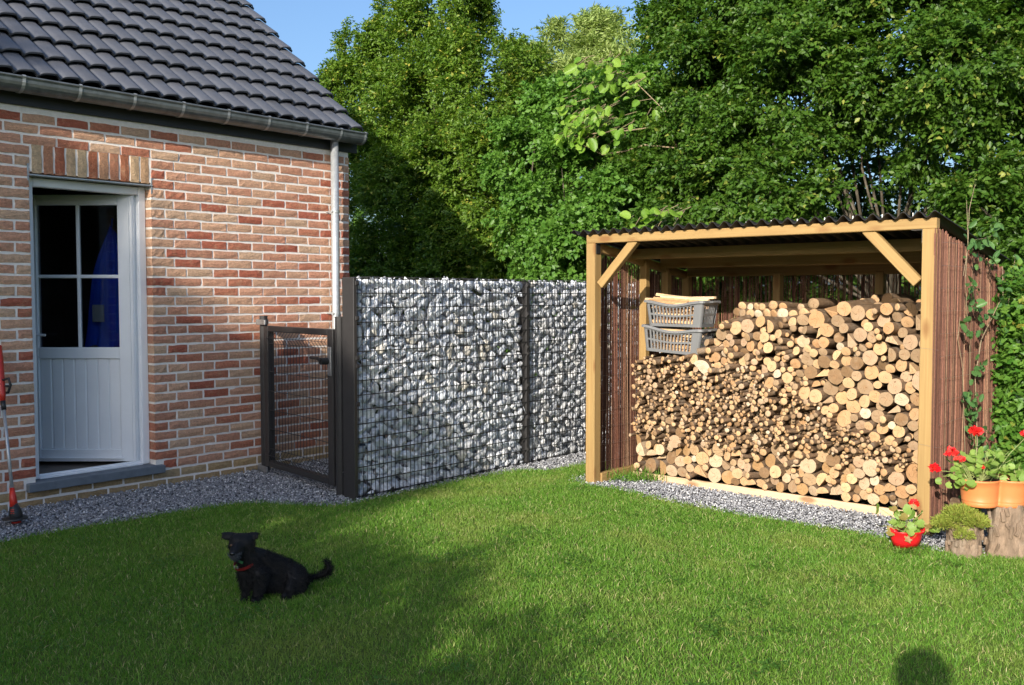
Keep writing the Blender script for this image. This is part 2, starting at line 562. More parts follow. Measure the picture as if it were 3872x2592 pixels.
m.add([(-9.0, -6, -0.012), (-1.2, -6, -0.012), (-1.2, 8.4, -0.012), (-9.0, 8.4, -0.012)], [(0, 1, 2, 3)])
tag(m.build('gravel_bed', 'gravel'), kind='structure')

def in_poly(px, py, poly):
    ins = np.zeros(len(px), bool)
    n = len(poly)
    for i in range(n):
        x1, y1 = poly[i]; x2, y2 = poly[(i+1) % n]
        c = ((y1 > py) != (y2 > py))
        with np.errstate(divide='ignore', invalid='ignore'):
            c &= px < (x2-x1)*(py-y1)/((y2-y1) if y2 != y1 else 1e-9)+x1
        ins ^= c
    return ins

# grass: single blades, denser and finer where the camera stands close
def grass_blades():
    n = 720000
    x = RNG.uniform(-6.3, 0.3, n); y = RNG.uniform(0.6, 7.3, n)
    jx, jy = RNG.normal(0, 0.05, n), RNG.normal(0, 0.05, n)
    ok = in_poly(x+jx, y+jy, LAWN_EDGE)
    # keep what lies in or near the view
    f = np.array([-0.6445, 0.7646]); r = np.array([0.7646, 0.6445])
    d = x*f[0]+y*f[1]; lat = x*r[0]+y*r[1]
    ok &= (np.abs(lat) < 0.60*d+0.5) & (d > 2.9)
    x, y, d = x[ok], y[ok], d[ok]
    n = len(x)
    ph = RNG.uniform(0, 2*np.pi, n)
    lean = np.abs(RNG.normal(0.35, 0.28, n))
    patch = np.sin(x*2.1+1.3)*np.sin(y*1.7+0.4)*0.5+np.sin(x*5.3+y*3.1)*0.3
    L = np.clip(RNG.normal(0.025, 0.0075, n)+0.004*patch, 0.008, 0.06)
    wd = RNG.uniform(0.0020, 0.0037, n)*(0.72+0.06*d)
    D = np.stack([np.cos(ph)*np.sin(lean), np.sin(ph)*np.sin(lean), np.cos(lean)], 1)
    a2 = RNG.uniform(0, 2*np.pi, n)
    side = nrm(np.cross(D, np.stack([np.cos(a2), np.sin(a2), np.zeros(n)], 1)))
    P = np.stack([x, y, np.full(n, -0.003)], 1)
    bend = np.stack([np.cos(ph), np.sin(ph), -0.35*np.ones(n)], 1)*(L*RNG.uniform(0.05, 0.4, n))[:, None]
    mid = P+D*(L*0.55)[:, None]
    tip = P+D*L[:, None]+bend
    w = (side*wd[:, None])*0.5
    V = np.stack([P-w, P+w, mid+w*0.85, mid-w*0.85, tip], 1).reshape(-1, 3)
    i = np.arange(n)[:, None]*5
    F = np.concatenate([i+np.array([[0, 1, 2]]), i+np.array([[0, 2, 3]]), i+np.array([[3, 2, 4]])], 1).reshape(-1, 3)
    rnd = np.repeat(RNG.uniform(0, 1, n), 5)
    return np_mesh('grass', V, F, {'rnd': rnd})
tag(ob('grass', grass_blades(), mats=['grass']), kind='stuff')

def clover_leaves():
    P = []
    for _ in range(70):
        d = RNG.uniform(3.6, 8.0); l = RNG.uniform(-0.5, 0.5)*d
        c = np.array([-0.6445*d+0.7646*l, 0.7646*d+0.6445*l])
        k = RNG.integers(12, 60); sp_ = RNG.uniform(0.03, 0.12)
        q = c+RNG.normal(0, sp_, (k, 2)); P.append(q[in_poly(q[:, 0], q[:, 1], LAWN_EDGE)])
    P = np.vstack(P); P = np.repeat(P, 3, 0); n = len(P)
    a = RNG.uniform(0, 2*np.pi, n)
    D = np.stack([np.cos(a), np.sin(a), RNG.uniform(-0.1, 0.4, n)], 1)
    N_ = np.tile(np.array([0., 0., 1.]), (n, 1))+RNG.normal(0, 0.25, (n, 3))
    return leaf_arrays(np.stack([P[:, 0], P[:, 1], RNG.uniform(0.014, 0.026, n)], 1), D, N_, np.full(n, 0.012), np.full(n, 0.012), RNG.uniform(0, 0.5, n), 0.05)
V, F, r_ = clover_leaves()
tag(ob('clover', np_mesh('clover', V, F, {'rnd': r_}), mats=['leaf_hedge']), kind='stuff')

def long_grass():
    n = 260
    t = RNG.uniform(0, 1, n)
    x = -4.42+0.30*t+RNG.normal(0, 0.05, n); y = 6.52+0.22*t+RNG.normal(0, 0.05, n)
    ph = RNG.uniform(0, 2*np.pi, n); lean = np.abs(RNG.normal(0.6, 0.35, n))
    D = np.stack([np.cos(ph)*np.sin(lean), np.sin(ph)*np.sin(lean), np.cos(lean)], 1)
    return leaf_arrays(np.stack([x, y, np.zeros(n)], 1), D, nrm(RNG.normal(0, 1, (n, 3))), RNG.uniform(0.05, 0.15, n), RNG.uniform(0.004, 0.007, n), RNG.uniform(0, 0.9, n), 0.0)
V, F, r_ = long_grass()
tag(ob('grass', np_mesh('grass', V, F, {'rnd': r_}), mats=['grass']), kind='stuff')

def in_view(x, y, k=0.62, pad=0.4):
    d = x*-0.6445+y*0.7646
    return (np.abs(x*0.7646+y*0.6445) < k*d+pad) & (d > 2.5)

# gravel: single chippings
OCT = np.array([(1, 0, 0), (-1, 0, 0), (0, 1, 0), (0, -1, 0), (0, 0, 1), (0, 0, -1)], float)
OCTF = np.array([(0, 2, 4), (2, 1, 4), (1, 3, 4), (3, 0, 4), (2, 0, 5), (1, 2, 5), (3, 1, 5), (0, 3, 5)])
def chippings(x, y, lo, hi, pal):
    n = len(x)
    s = RNG.uniform(lo, hi, n)
    base = OCT[None]*np.stack([s, s*RNG.uniform(0.55, 0.9, n), s*RNG.uniform(0.35, 0.65, n)], 1)[:, None, :]
    base = base*RNG.uniform(0.75, 1.25, (n, 6, 1))
    a = RNG.uniform(0, 2*np.pi, n); b = RNG.normal(0, 0.45, n)
    ca, sa, cb, sb = np.cos(a), np.sin(a), np.cos(b), np.sin(b)
    X = base[..., 0]*cb[:, None]+base[..., 2]*sb[:, None]
    Z = -base[..., 0]*sb[:, None]+base[..., 2]*cb[:, None]
    Y = base[..., 1]
    V = np.stack([X*ca[:, None]-Y*sa[:, None]+x[:, None], X*sa[:, None]+Y*ca[:, None]+y[:, None], Z+RNG.uniform(-0.008, 0.010, n)[:, None]], -1).reshape(-1, 3)
    F = (np.arange(n)[:, None, None]*6+OCTF[None]).reshape(-1, 3)
    c = np.array(pal)[RNG.integers(0, len(pal), n)]*RNG.uniform(0.7, 1.3, (n, 1))
    return V, F, np.repeat(c, 6, 0)
n = 170000
gx = RNG.uniform(-7.05, -1.3, n); gy = RNG.uniform(1.9, 8.2, n)
ok = ~in_poly(gx+RNG.normal(0, 0.03, n), gy+RNG.normal(0, 0.03, n), LAWN_EDGE) & in_view(gx, gy)
ok &= ~((gx > -5.66) & (gx < -5.44) & (gy > 4.7))
ok &= ~((gx > -4.5) & (gy > 6.75))
gx, gy = gx[ok], gy[ok]
V, F, cc = chippings(gx, gy, 0.006, 0.013, [(0.27, 0.275, 0.30), (0.35, 0.36, 0.385), (0.21, 0.215, 0.235), (0.44, 0.45, 0.47), (0.31, 0.31, 0.32)]*4+[(0.70, 0.70, 0.70)]*2)
tag(ob('gravel', np_mesh('gravel', V, F, None, cc), mats=['pebble']), kind='stuff')

# ================================================================== THE HOUSE
XW = -7.0235            # brick faces
HY1 = 5.99              # gable corner
COURSE, CZ0, BL, BH, JO = 0.0757, 0.011, 0.2265, 0.0605, 0.015
DY0, DY1, DZ0, DZ1 = 3.085, 4.005, 0.172, 2.345
house = thing('brick_house', 'small brick house with dark tiled roof, zinc gutter and white half glazed door', 'house', (XW, 4.5, 0))
HL = wl(house)

m = MB()
xi, xo = XW-0.13, XW-0.0055
m.box((xi, -3, -0.2), (xo, DY0-0.004, 2.86))
m.box((xi, DY1+0.004, -0.2), (xo, HY1-0.006, 2.86))
m.box((xi, DY0-0.004, DZ1+0.02), (xo, DY1+0.004, 2.86))
m.box((xi, DY0-0.004, -0.2), (xo, DY1+0.004, 0.10))
# gable end wall, rear wall and far end
m.add([(xo, HY1-0.006, -0.2), (-13.6, HY1-0.006, -0.2), (-13.6, HY1-0.006, 2.86), (-10.3, HY1-0.006, 5.66), (xo, HY1-0.006, 2.86),
       (xo, HY1-0.13, -0.2), (-13.6, HY1-0.13, -0.2), (-13.6, HY1-0.13, 2.86), (-10.3, HY1-0.13, 5.66), (xo, HY1-0.13, 2.86)],
      [(0, 1, 2, 3, 4), (9, 8, 7, 6, 5), (0, 5, 6, 1), (1, 6, 7, 2), (2, 7, 8, 3), (3, 8, 9, 4)])
m.box((-13.6, -3, -0.2), (-13.5, HY1-0.13, 2.86))
m.box((-13.5, -3, -0.2), (xi, -2.9, 2.86))
m.build('wall', 'mortar', house, HL)

# the dark room behind the open door
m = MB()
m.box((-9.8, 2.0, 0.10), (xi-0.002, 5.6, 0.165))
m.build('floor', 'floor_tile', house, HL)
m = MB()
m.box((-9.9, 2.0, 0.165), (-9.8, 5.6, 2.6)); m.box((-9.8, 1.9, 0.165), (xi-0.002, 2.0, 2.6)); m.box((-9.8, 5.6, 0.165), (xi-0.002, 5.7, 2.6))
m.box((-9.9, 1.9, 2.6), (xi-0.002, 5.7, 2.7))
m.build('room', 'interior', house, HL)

BRICK_PAL = [(0.57, 0.305, 0.20)]*6+[(0.58, 0.345, 0.225)]*5+[(0.57, 0.375, 0.25)]*3+[(0.52, 0.255, 0.165)]*4+[(0.46, 0.18, 0.11)]*3+[(0.40, 0.125, 0.078)]*2
def brick_mesh(length, height, depth=0.095, seed=0):
    """front face towards +X, uneven edges, hand moulded"""
    r = np.random.default_rng(seed)
    ny, nz = 4, 2
    vs, fs = [], []
    for j in range(nz+1):
        for i in range(ny+1):
            ey, ez = i in (0, ny), j in (0, nz)
            y = (i/ny-0.5)*length; z = (j/nz-0.5)*height
            if ey: y += r.uniform(-0.0035, 0.0015)*(1 if i else -1)
            if ez: z += r.uniform(-0.0035, 0.002)*(1 if j else -1)
            x = r.uniform(-0.0015, 0.002)-(0.003 if (ey or ez) else 0)
            vs.append((x, y, z))
    for j in range(nz):
        for i in range(ny):
            a = j*(ny+1)+i
            fs.append((a, a+1, a+ny+2, a+ny+1))
    loop = [i for i in range(ny+1)]+[(j+1)*(ny+1)-1 for j in range(1, nz+1)]+[nz*(ny+1)+i for i in range(ny-1, -1, -1)]+[j*(ny+1) for j in range(nz-1, 0, -1)]
    k = len(vs)
    for q in loop:
        vs.append((-depth, vs[q][1], vs[q][2]))
    for i in range(len(loop)):
        j = (i+1) % len(loop)
        fs.append((loop[i], k+i, k+j, loop[j]))
    return vs, fs
BRK = {}
def brick_variants(length, height):
    key = (round(length, 3), round(height, 3))
    if key not in BRK:
        nvar = 10 if abs(length-BL) < 0.002 else 4
        lst = []
        for s in range(nvar):
            mb = MB(); mb.add(*brick_mesh(length, height, seed=s*7+int(length*1000)))
            me = mb.mesh('brick'); me.materials.append(MT['brick'])
            lst.append((me, (mb.v, mb.f)))
        BRK[key] = lst
    return random.choice(BRK[key])

slots = []      # (y0, y1, zc)
def course(ya, yb, z, start):
    """run bricks from ya upward; start = length of the first one(s)"""
    y = ya
    q = list(start)
    while y < yb-0.03:
        L = q.pop(0) if q else BL
        e = min(y+L, yb)
        if yb-e < 0.05: e = yb
        slots.append((y, e, z)); y = e+JO
def course_down(yb, ya, z, start):
    y = yb; q = list(start)
    while y > ya+0.03:
        L = q.pop(0) if q else BL
        e = max(y-L, ya)
        slots.append((e, y, z)); y = e-JO
for k in range(0, 37):
    z = CZ0+COURSE*k
    odd = k % 2
    right = (0.183,) if odd else (0.11, 0.165)
    left = (0.215,) if odd else (0.10, BL)
    if k <= 1:
        course(3.09-(0.07 if odd else 0.19), HY1, z, ())
        course_down(3.09-(0.082 if odd else 0.202), 1.6, z, ())
    elif k <= 30:
        dy1 = DY1 if k > 2 else 4.075
        dy0 = DY0 if k > 2 else 3.0
        course(dy1, HY1, z, right); course_down(dy0, 1.6, z, left)
    elif k <= 33:
        course(4.012, HY1, z, right); course_down(3.09, 1.6, z, left)
    else:
        course(1.6+(0.12 if odd else 0.0), HY1, z, ())
fx = np.array([-0.6445, 0.7646])
slots.sort(key=lambda s: -((s[1]-s[0])/max(0.1, XW*fx[0]+(s[0]+s[1])/2*fx[1])) if 2.55 < s[1] else 9)
mj = MB()
nb = 0
for (y0, y1, z) in slots:
    if z < 0.03: base = pick([(0.40, 0.29, 0.16), (0.36, 0.25, 0.13)])
    elif z < 0.12: base = pick([(0.44, 0.32, 0.18), (0.42, 0.29, 0.15)])
    else: base = pick(BRICK_PAL)
    Lq = round((y1-y0)/0.005)*0.005 if abs(y1-y0-BL) > 0.004 else BL
    me, (bv, bf) = brick_variants(Lq, BH)
    pos = Vector((XW+random.uniform(-0.0012, 0.0015), (y0+y1)/2, z+random.uniform(-0.0015, 0.0015)))
    if nb < 300:
        o = ob('brick', me, house, pos-Vector(house.location), (random.uniform(-0.008, 0.008), 0, random.uniform(-0.008, 0.008)), (1, (y1-y0)/Lq, 1), color=base)
        nb += 1
    else:
        mj.c = base
        mj.add([(p[0]+pos.x, p[1]+pos.y, p[2]+pos.z) for p in bv], bf)
mj.build('brick', 'brick_attr', house, HL, kind='stuff')
# soldier course above the door
for i in range(11):
    pitch = (4.0-3.10)/11
    y = 3.10+pitch*(i+0.5)
    me, _ = brick_variants(0.2, pitch-0.014)
    col = [(0.52, 0.38, 0.24), (0.46, 0.22, 0.13), (0.42, 0.14, 0.08), (0.56, 0.39, 0.24), (0.55, 0.40, 0.25), (0.42, 0.15, 0.08), (0.50, 0.27, 0.16), (0.44, 0.2, 0.12), (0.40, 0.15, 0.08), (0.55, 0.38, 0.23), (0.50, 0.31, 0.18)][i]
    ob('brick', me, house, Vector((XW+random.uniform(-0.001, 0.0015), y, 2.455))-Vector(house.location), (math.pi/2, 0, 0), color=col)
m = MB(); m.box((XW-0.12, 3.075, 2.338), (XW+0.004, 4.018, 2.347)); m.box((XW-0.006, 3.072, 2.30), (XW-0.001, 3.084, 2.42)); m.box((XW-0.006, 4.006, 2.28), (XW-0.001, 4.016, 2.40))
m.build('lintel_angle', 'zinc_light', house, HL)

# door frame, sill, leaf
XF = XW-0.085
m = MB()
m.bbox((XF-0.07, DY0, DZ0), (XF, DY0+0.06, DZ1-0.01), 0.006)
m.bbox((XF-0.07, DY1-0.06, DZ0), (XF, DY1, DZ1-0.01), 0.006)
m.bbox((XF-0.068, DY0+0.06, DZ1-0.075), (XF-0.002, DY1-0.06, DZ1-0.012), 0.006)
m.build('door_frame', 'pvc', house, HL)
m = MB()
m.bbox((XF-0.09, DY0+0.06, DZ0-0.004), (XF+0.004, DY1-0.06, DZ0+0.014), 0.004)
m.bbox((XF-0.05, DY0+0.062, DZ0+0.013), (XF-0.03, DY1-0.062, DZ0+0.028), 0.003)
m.build('threshold', 'pvc', house, HL)
m = MB()
m.bbox((XF-0.06, DY0-0.002, 0.108), (XW+0.001, DY1+0.002, 0.169), 0.003)
m.bbox((XW-0.004, 3.013, 0.107), (XW+0.05, 4.06, 0.168), 0.004)
m.build('doorstep', 'bluestone', house, HL)

# the leaf stands ajar, swung inwards: local x from the hinge (right) to the free edge, z up, y outwards
door = ob('door', None, house, Vector((XF-0.045, DY1-0.066, 0))-Vector(house.location), (0, 0, math.atan2(-0.6445, -0.7646)))
LW, LZ0, LZ1 = 0.835, 0.196, 2.272
GX0, GX1, GZ0, GZ1 = 0.125, 0.755, 1.09, 2.192
def dbox(m, x0, x1, z0, z1, y0=-0.03, y1=0.035, r=0.004): m.bbox((x0, y0, z0), (x1, y1, z1), r)
m = MB()
dbox(m, 0, GX0, LZ0, LZ1); dbox(m, GX1, LW, LZ0, LZ1)
dbox(m, GX0, GX1, GZ1, LZ1, -0.029, 0.034); dbox(m, GX0, GX1, LZ0, 0.292, -0.029, 0.034); dbox(m, GX0, GX1, 1.002, GZ0, -0.029, 0.034)
m.bbox((0.006, 0.035, LZ0+0.01), (0.022, 0.045, LZ1-0.01), 0.003); m.bbox((0.032, 0.035, LZ0+0.01), (0.040, 0.042, LZ1-0.01), 0.002)
m.bbox((0.10, 0.034, LZ0+0.02), (GX1+0.02, 0.046, LZ0+0.035), 0.002)
o = m.build('door_leaf', 'pvc', door)
for (x0, x1) in ((GX0, 0.4285), (0.4535, GX1)):
    for (z0, z1) in ((GZ0, 1.629), (1.655, GZ1)):
        m = MB(); m.box((x0-0.004, -0.006, z0-0.004), (x1+0.004, 0.006, z1+0.004))
        m.build('pane', 'glass', door)
m = MB(); dbox(m, 0.4285, 0.4535, GZ0, GZ1, -0.016, 0.018); dbox(m, GX0, 0.4285, 1.629, 1.655, -0.015, 0.017); dbox(m, 0.4535, GX1, 1.629, 1.655, -0.015, 0.017)
m.build('glazing_bar', 'pvc', door)
npan = 7
pw = (GX1-GX0)/npan
for i in range(npan):
    m = MB(); m.bbox((GX0+pw*i+0.003, -0.012, 0.290), (GX0+pw*(i+1)-0.003, 0.019, 1.004), 0.006)
    m.build('panel_board', 'pvc', door)
m = MB(); m.box((GX0-0.002, -0.010, 0.286), (GX1+0.002, 0.008, 1.006))
m.build('panel_backing', 'pvc', door)
m = MB()
m.bbox((LW-0.055, 0.034, 1.08), (LW-0.022, 0.045, 1.30), 0.004)
m.tube([(LW-0.038, 0.04, 1.195), (LW-0.038, 0.085, 1.195), (LW-0.07, 0.095, 1.193), (LW-0.165, 0.095, 1.188)], [0.011, 0.011, 0.010, 0.009], 8)
m.build('handle', 'pvc', door, smooth=False)
door_world = Matrix.Translation((XF-0.045, DY1-0.066, 0)) @ Matrix.Rotation(math.atan2(-0.6445, -0.7646), 4, 'Z')

# coat hanging in the room, behind the right panes
m = MB()
rows, cols = 16, 22
cv = []
for j in range(rows+1):
    t = j/rows
    z = 2.06-1.0*t
    wdt = (0.03+0.20*min(1, t*1.5)**0.8)*(1+0.12*math.sin(t*7))
    for i in range(cols+1):
        u = i/cols
        a = (u-0.5)*2
        fold = 0.035*math.sin(u*19+t*2)*min(1, t*2)+0.02*math.sin(u*41+3*t)
        yy = a*wdt*0.9
        xx = 0.07*math.cos(a*1.5)+fold
        zz = z-0.05*abs(a)*(1-t)+(0.03*math.sin(u*9) if j == rows else 0)
        cv.append((xx, yy, zz))
cf = []
for j in range(rows):
    for i in range(cols):
        a = j*(cols+1)+i
        cf.append((a, a+1, a+cols+2, a+cols+1))
coat = thing('work_coat', 'blue work coat hanging inside behind the door glass', 'coat', (-7.66, 4.02, 0), RAD(-40))
m.add(cv, cf)
m.tube([(0.02, 0, 2.05), (0.0, 0, 2.12), (-0.03, 0, 2.12)], 0.006, 6)
m.build('coat_body', 'coat', coat, smooth=True)
m = MB(); m.tube([(0.06, 0.10, 1.78), (0.10, 0.15, 1.5), (0.11, 0.12, 1.22)], [0.055, 0.06, 0.05], 10); m.build('sleeve', 'coat', coat, smooth=True)
m = MB(); m.bbox((0.105, -0.14, 1.28), (0.125, -0.05, 1.42), 0.004); m.build('pocket_patch', 'cloth_grey', coat)

# roof: deck, tiles, gutter, fascia, pipe
PITCH = RAD(40.3)
EX, EZ = -6.926, 2.992
UPX, UPZ = -math.cos(PITCH), math.sin(PITCH)
NX, NZ = math.sin(PITCH), math.cos(PITCH)
def roofp(s, y, h=0.0):
    return (EX+UPX*s+NX*h, y, EZ+UPZ*s+NZ*h)
RL = 4.45
m = MB()
a, b, c, d = roofp(0.03, -3.2, -0.05), roofp(0.03, 6.03, -0.05), roofp(RL, 6.03, -0.05), roofp(RL, -3.2, -0.05)
e = [roofp(0.03, -3.2, -0.09), roofp(0.03, 6.03, -0.09), roofp(RL, 6.03, -0.09), roofp(RL, -3.2, -0.09)]
m.add([a, b, c, d]+e, [(0, 1, 2, 3), (7, 6, 5, 4), (0, 4, 5, 1), (1, 5, 6, 2), (2, 6, 7, 3), (3, 7, 4, 0)])
rx, rz = c[0], c[2]
m.box((-13.75, -3.2, 2.8), (-13.65, 6.03, 2.86))
m.add([(rx, -3.2, rz), (rx, 6.03, rz), (-13.75, 6.03, 2.84), (-13.75, -3.2, 2.84), (rx, -3.2, rz-0.05), (rx, 6.03, rz-0.05), (-13.75, 6.03, 2.79), (-13.75, -3.2, 2.79)],
      [(0, 1, 2, 3), (7, 6, 5, 4), (0, 4, 5, 1), (2, 6, 7, 3)])
roof = m.build('roof', 'dark_deck', house, HL)
TP, TG = 0.1555, 0.2735
PROF = [(0.0, -0.002), (0.05, -0.004), (0.10, 0.001), (0.19, 0.013), (0.32, 0.020), (0.50, 0.0245), (0.66, 0.027), (0.78, 0.028), (0.86, 0.024), (0.93, 0.011), (1.0, 0.000), (1.05, -0.002)]
def tile_mesh():
    vs, fs = [], []
    n = len(PROF)
    TL = TG+0.06
    rows_ = [(0.0, -0.014), (0.0, 0.0), (0.012, 0.004), (TL, -0.012)]
    for s, h in rows_:
        tilt = 0.036*(1-s/TL)
        for u, pz in PROF:
            vs.append((UPX*s+NX*(pz+h+tilt), u*TP, UPZ*s+NZ*(pz+h+tilt)))
    for r in range(len(rows_)-1):
        for i in range(n-1):
            a = r*n+i
            fs.append((a, a+1, a+n+1, a+n))
    k = len(vs)          # right and left cheeks
    for (i, sg) in ((n-1, 1), (0, -1)):
        for r in (1, 3):
            p = vs[r*n+i]
            vs.append((p[0]-NX*0.02, p[1], p[2]-NZ*0.02))
        f = (1*n+i, k, k+1, 3*n+i)
        fs.append(f if sg > 0 else f[::-1]); k += 2
    mb = MB(); mb.add(vs, fs)
    me = mb.mesh('roof_tile')
    sm = [True]*len(fs)
    for i in range(n-1): sm[i] = False
    me.polygons.foreach_set('use_smooth', sm)
    me.materials.append(MT['tile'])
    return me
TM = tile_mesh()
ncol = 24
for r in range(11):
    for c_ in range(ncol):
        y = 6.06-TP*(c_+1)+random.uniform(-0.002, 0.002)
        p = roofp(TG*r+random.uniform(-0.002, 0.002), y, random.uniform(-0.0015, 0.0015))
        f = random.uniform(0.88, 1.1)
        ob('roof_tile', TM, roof, p, (0, 0, random.uniform(-0.006, 0.006)), color=(0.092*f, 0.097*f, 0.113*f))
# gutter
GY0, GY1 = 1.2, 6.045
GXc, GZc, GR = -6.905, 2.955, 0.078
m = MB()
ring = []
for k in range(13):
    a = math.pi + math.pi*k/12
    ring.append((GXc+GR*math.cos(a), GZc+GR*math.sin(a)))
ring = [(ring[0][0], ring[0][1]+0.02)]+ring+[(ring[-1][0]+0.004, ring[-1][1]+0.012)]
inner = [(x+(0.003 if i < 7 else -0.003 if i > 8 else 0), z+0.003) for i, (x, z) in enumerate(ring)]
nn = len(ring)
vs = [(x, GY0, z) for x, z in ring]+[(x, GY1, z) for x, z in ring]+[(x, GY0, z) for x, z in inner]+[(x, GY1, z) for x, z in inner]
fs = []
for i in range(nn-1):
    fs += [(i, i+1, nn+i+1, nn+i), (2*nn+i+1, 2*nn+i, 3*nn+i, 3*nn+i+1)]
m.add(vs, fs)
m.tube([(GXc+GR+0.003, GY0, GZc+0.016), (GXc+GR+0.003, GY1, GZc+0.016)], 0.0085, 8)
cap = [(x, GY1, z) for x, z in ring]
m.add(cap, [tuple(range(len(cap)))]); m.add([(x, y+0.003, z) for x, y, z in cap], [tuple(range(len(cap)-1, -1, -1))])
gut = m.build('gutter', 'zinc', house, HL)
for yy in (2.98, 3.37, 3.78, 4.18, 4.58, 4.97, 5.36, 5.74, 6.02, 2.58):
    m = MB()
    br = []
    for k in range(9):
        a = math.pi*1.35+math.pi*0.65*k/8
        br.append((GXc+(GR+0.004)*math.cos(a), yy, GZc+(GR+0.004)*math.sin(a)))
    br += [(GXc+GR+0.014, yy, GZc+0.022), (GXc+GR, yy, GZc+0.030), (GXc+GR-0.03, yy, GZc+0.022)]
    bv, bf = [], []
    for i, p in enumerate(br):
        bv += [(p[0], p[1]-0.011, p[2]), (p[0], p[1]+0.011, p[2])]
        if i: bf.append((2*i-2, 2*i-1, 2*i+1, 2*i))
    m.add(bv, bf); m.add([(p[0]-0.002, p[1], p[2]+0.001) for p in bv], [f[::-1] for f in bf])
    m.build('gutter_bracket', 'zinc_light', gut)
m = MB()
m.box((XW-0.10, -3, 2.862), (XW-0.012, 6.06, 2.99))
m.bbox((XW-0.012, -3, 2.812), (XW+0.018, 6.075, 2.99), 0.003)
m.build('fascia', 'fascia', house, HL)
PX, PY, PR = XW+0.085, 5.75, 0.036
m = MB()
m.tube([(PX, PY, 2.93), (PX, PY, 1.2), (PX, PY, -0.02)], PR, 20)
pipe = m.build('downpipe', 'zinc_light', house, HL, smooth=True)
for z in (2.25, 1.33):
    m = MB(); m.lathe([(PR, -0.012), (PR+0.005, -0.012), (PR+0.005, 0.012), (PR, 0.012)], 16, (PX, PY, z)); m.tube([(PX-0.03, PY-0.03, z), (XW-0.01, PY-0.03, z)], 0.006, 6)
    m.bbox((PX+0.012, PY-0.052, z-0.008), (PX+0.024, PY-0.032, z+0.008), 0.002)
    m.build('pipe_clamp', 'zinc_light', pipe)

# ================================================================== GARDEN GATE
gate = thing('garden_gate', 'anthracite steel garden gate with wire mesh leaf between house and stone wall', 'gate', (-6.90, 4.94, 0), math.atan2(-0.22, 1.255))
for (x, zt, r) in ((-0.004, 1.315, 0.033), (1.267, 1.33, 0.038)):
    m = MB(); m.tube([(x, 0, -0.15), (x, 0, zt)], r, 16); m.tube([(x, 0, zt), (x, 0, zt+0.008)], r*1.06, 16)
    m.build('gate_post', 'steel', gate)
G0, G1, GZ_0, GZ_1 = 0.052, 1.208, 0.062, 1.242
leaf = MB()
leaf.bbox((G0, -0.03, GZ_0), (G0+0.075, 0.03, GZ_1), 0.004)
leaf.bbox((G1-0.085, -0.03, GZ_0), (G1, 0.03, GZ_1), 0.004)
leaf.bbox((G0+0.075, -0.029, GZ_1-0.045), (G1-0.085, 0.029, GZ_1-0.001), 0.004)
leaf.bbox((G0+0.075, -0.029, GZ_0+0.001), (G1-0.085, 0.029, GZ_0+0.048), 0.004)
lf = leaf.build('gate_leaf', 'steel', gate)
m = MB()
def wz(z):
    o = 0
    for c0 in (1.145, 0.165):
        o = max(o, 0.035*max(0, 1-abs(z-c0)/0.05))
    return -0.012-o
zs = [0.10, 0.115, 0.165, 0.215, 0.4, 0.65, 0.9, 1.095, 1.145, 1.195, 1.205]
x = G0+0.085
while x < G1-0.085:
    m.tube([(x, wz(z), z) for z in zs], 0.0024, 4)
    x += 0.0515
for z in (0.115, 0.165, 0.215, 0.38, 0.54, 0.70, 0.86, 1.095, 1.145, 1.195):
    m.tube([(G0+0.07, wz(z)-0.004, z), (G1-0.08, wz(z)-0.004, z)], 0.003, 4)
m.build('wire_mesh', 'steel', lf)
m = MB()
m.bbox((G1-0.066, -0.042, 0.89), (G1-0.012, -0.029, 1.11), 0.005)
for z in (0.91, 0.93, 1.07, 1.09): m.tube([(G1-0.039, -0.04, z), (G1-0.039, -0.046, z)], 0.006, 6)
m.build('lock_plate', 'grey_metal', lf)
m = MB()
m.tube([(G1-0.06, -0.04, 1.003), (G1-0.06, -0.10, 1.003)], 0.026, 12)
m.tube([(G1-0.06, -0.095, 1.006), (G1-0.10, -0.10, 1.022), (G1-0.21, -0.10, 1.024)], [0.016, 0.014, 0.012], 8)
m.build('handle', 'black_plastic', lf)
for z in (1.262, 0.03):
    m = MB(); m.bbox((-0.02, -0.056, z-0.014), (0.125, -0.034, z+0.030), 0.005); m.bbox((-0.05, -0.05, z-0.014), (0.0, 0.045, z+0.032), 0.004)
    m.build('hinge', 'grey_metal', gate)

# ================================================================== GABION WALL
gab = thing('gabion_wall', 'grey white rubble stones caged in dark wire mesh between steel posts', 'wall', (-5.55, 6.5, 0))
AL = wl(gab)
GF, GB = -5.45, -5.60        # faces of the cage
m = MB()
m.bbox((-5.565, 4.668, -0.1), (-5.436, 4.704, 1.628), 0.004)
m.build('end_post', 'steel', gab, AL)
m = MB()
m.bbox((-5.60, 6.648, -0.1), (GF+0.012, 6.69, 1.62), 0.004)
m.build('middle_post', 'steel', gab, AL)
m = MB(); m.bbox((-5.60, 8.98, -0.1), (GF+0.012, 9.03, 1.62), 0.004); m.build('middle_post', 'steel', gab, AL)
for z in (0.13, 0.42, 0.70, 0.98, 1.04, 1.33, 1.585):
    for y in (4.70, 6.668):
        m = MB(); m.bbox((GF-0.002, y-0.016, z-0.016), (GF+0.02, y+0.02, z+0.016), 0.003); m.tube([(GF+0.02, y, z), (GF+0.027, y, z)], 0.007, 6)
        m.build('clamp', 'steel', gab, AL)
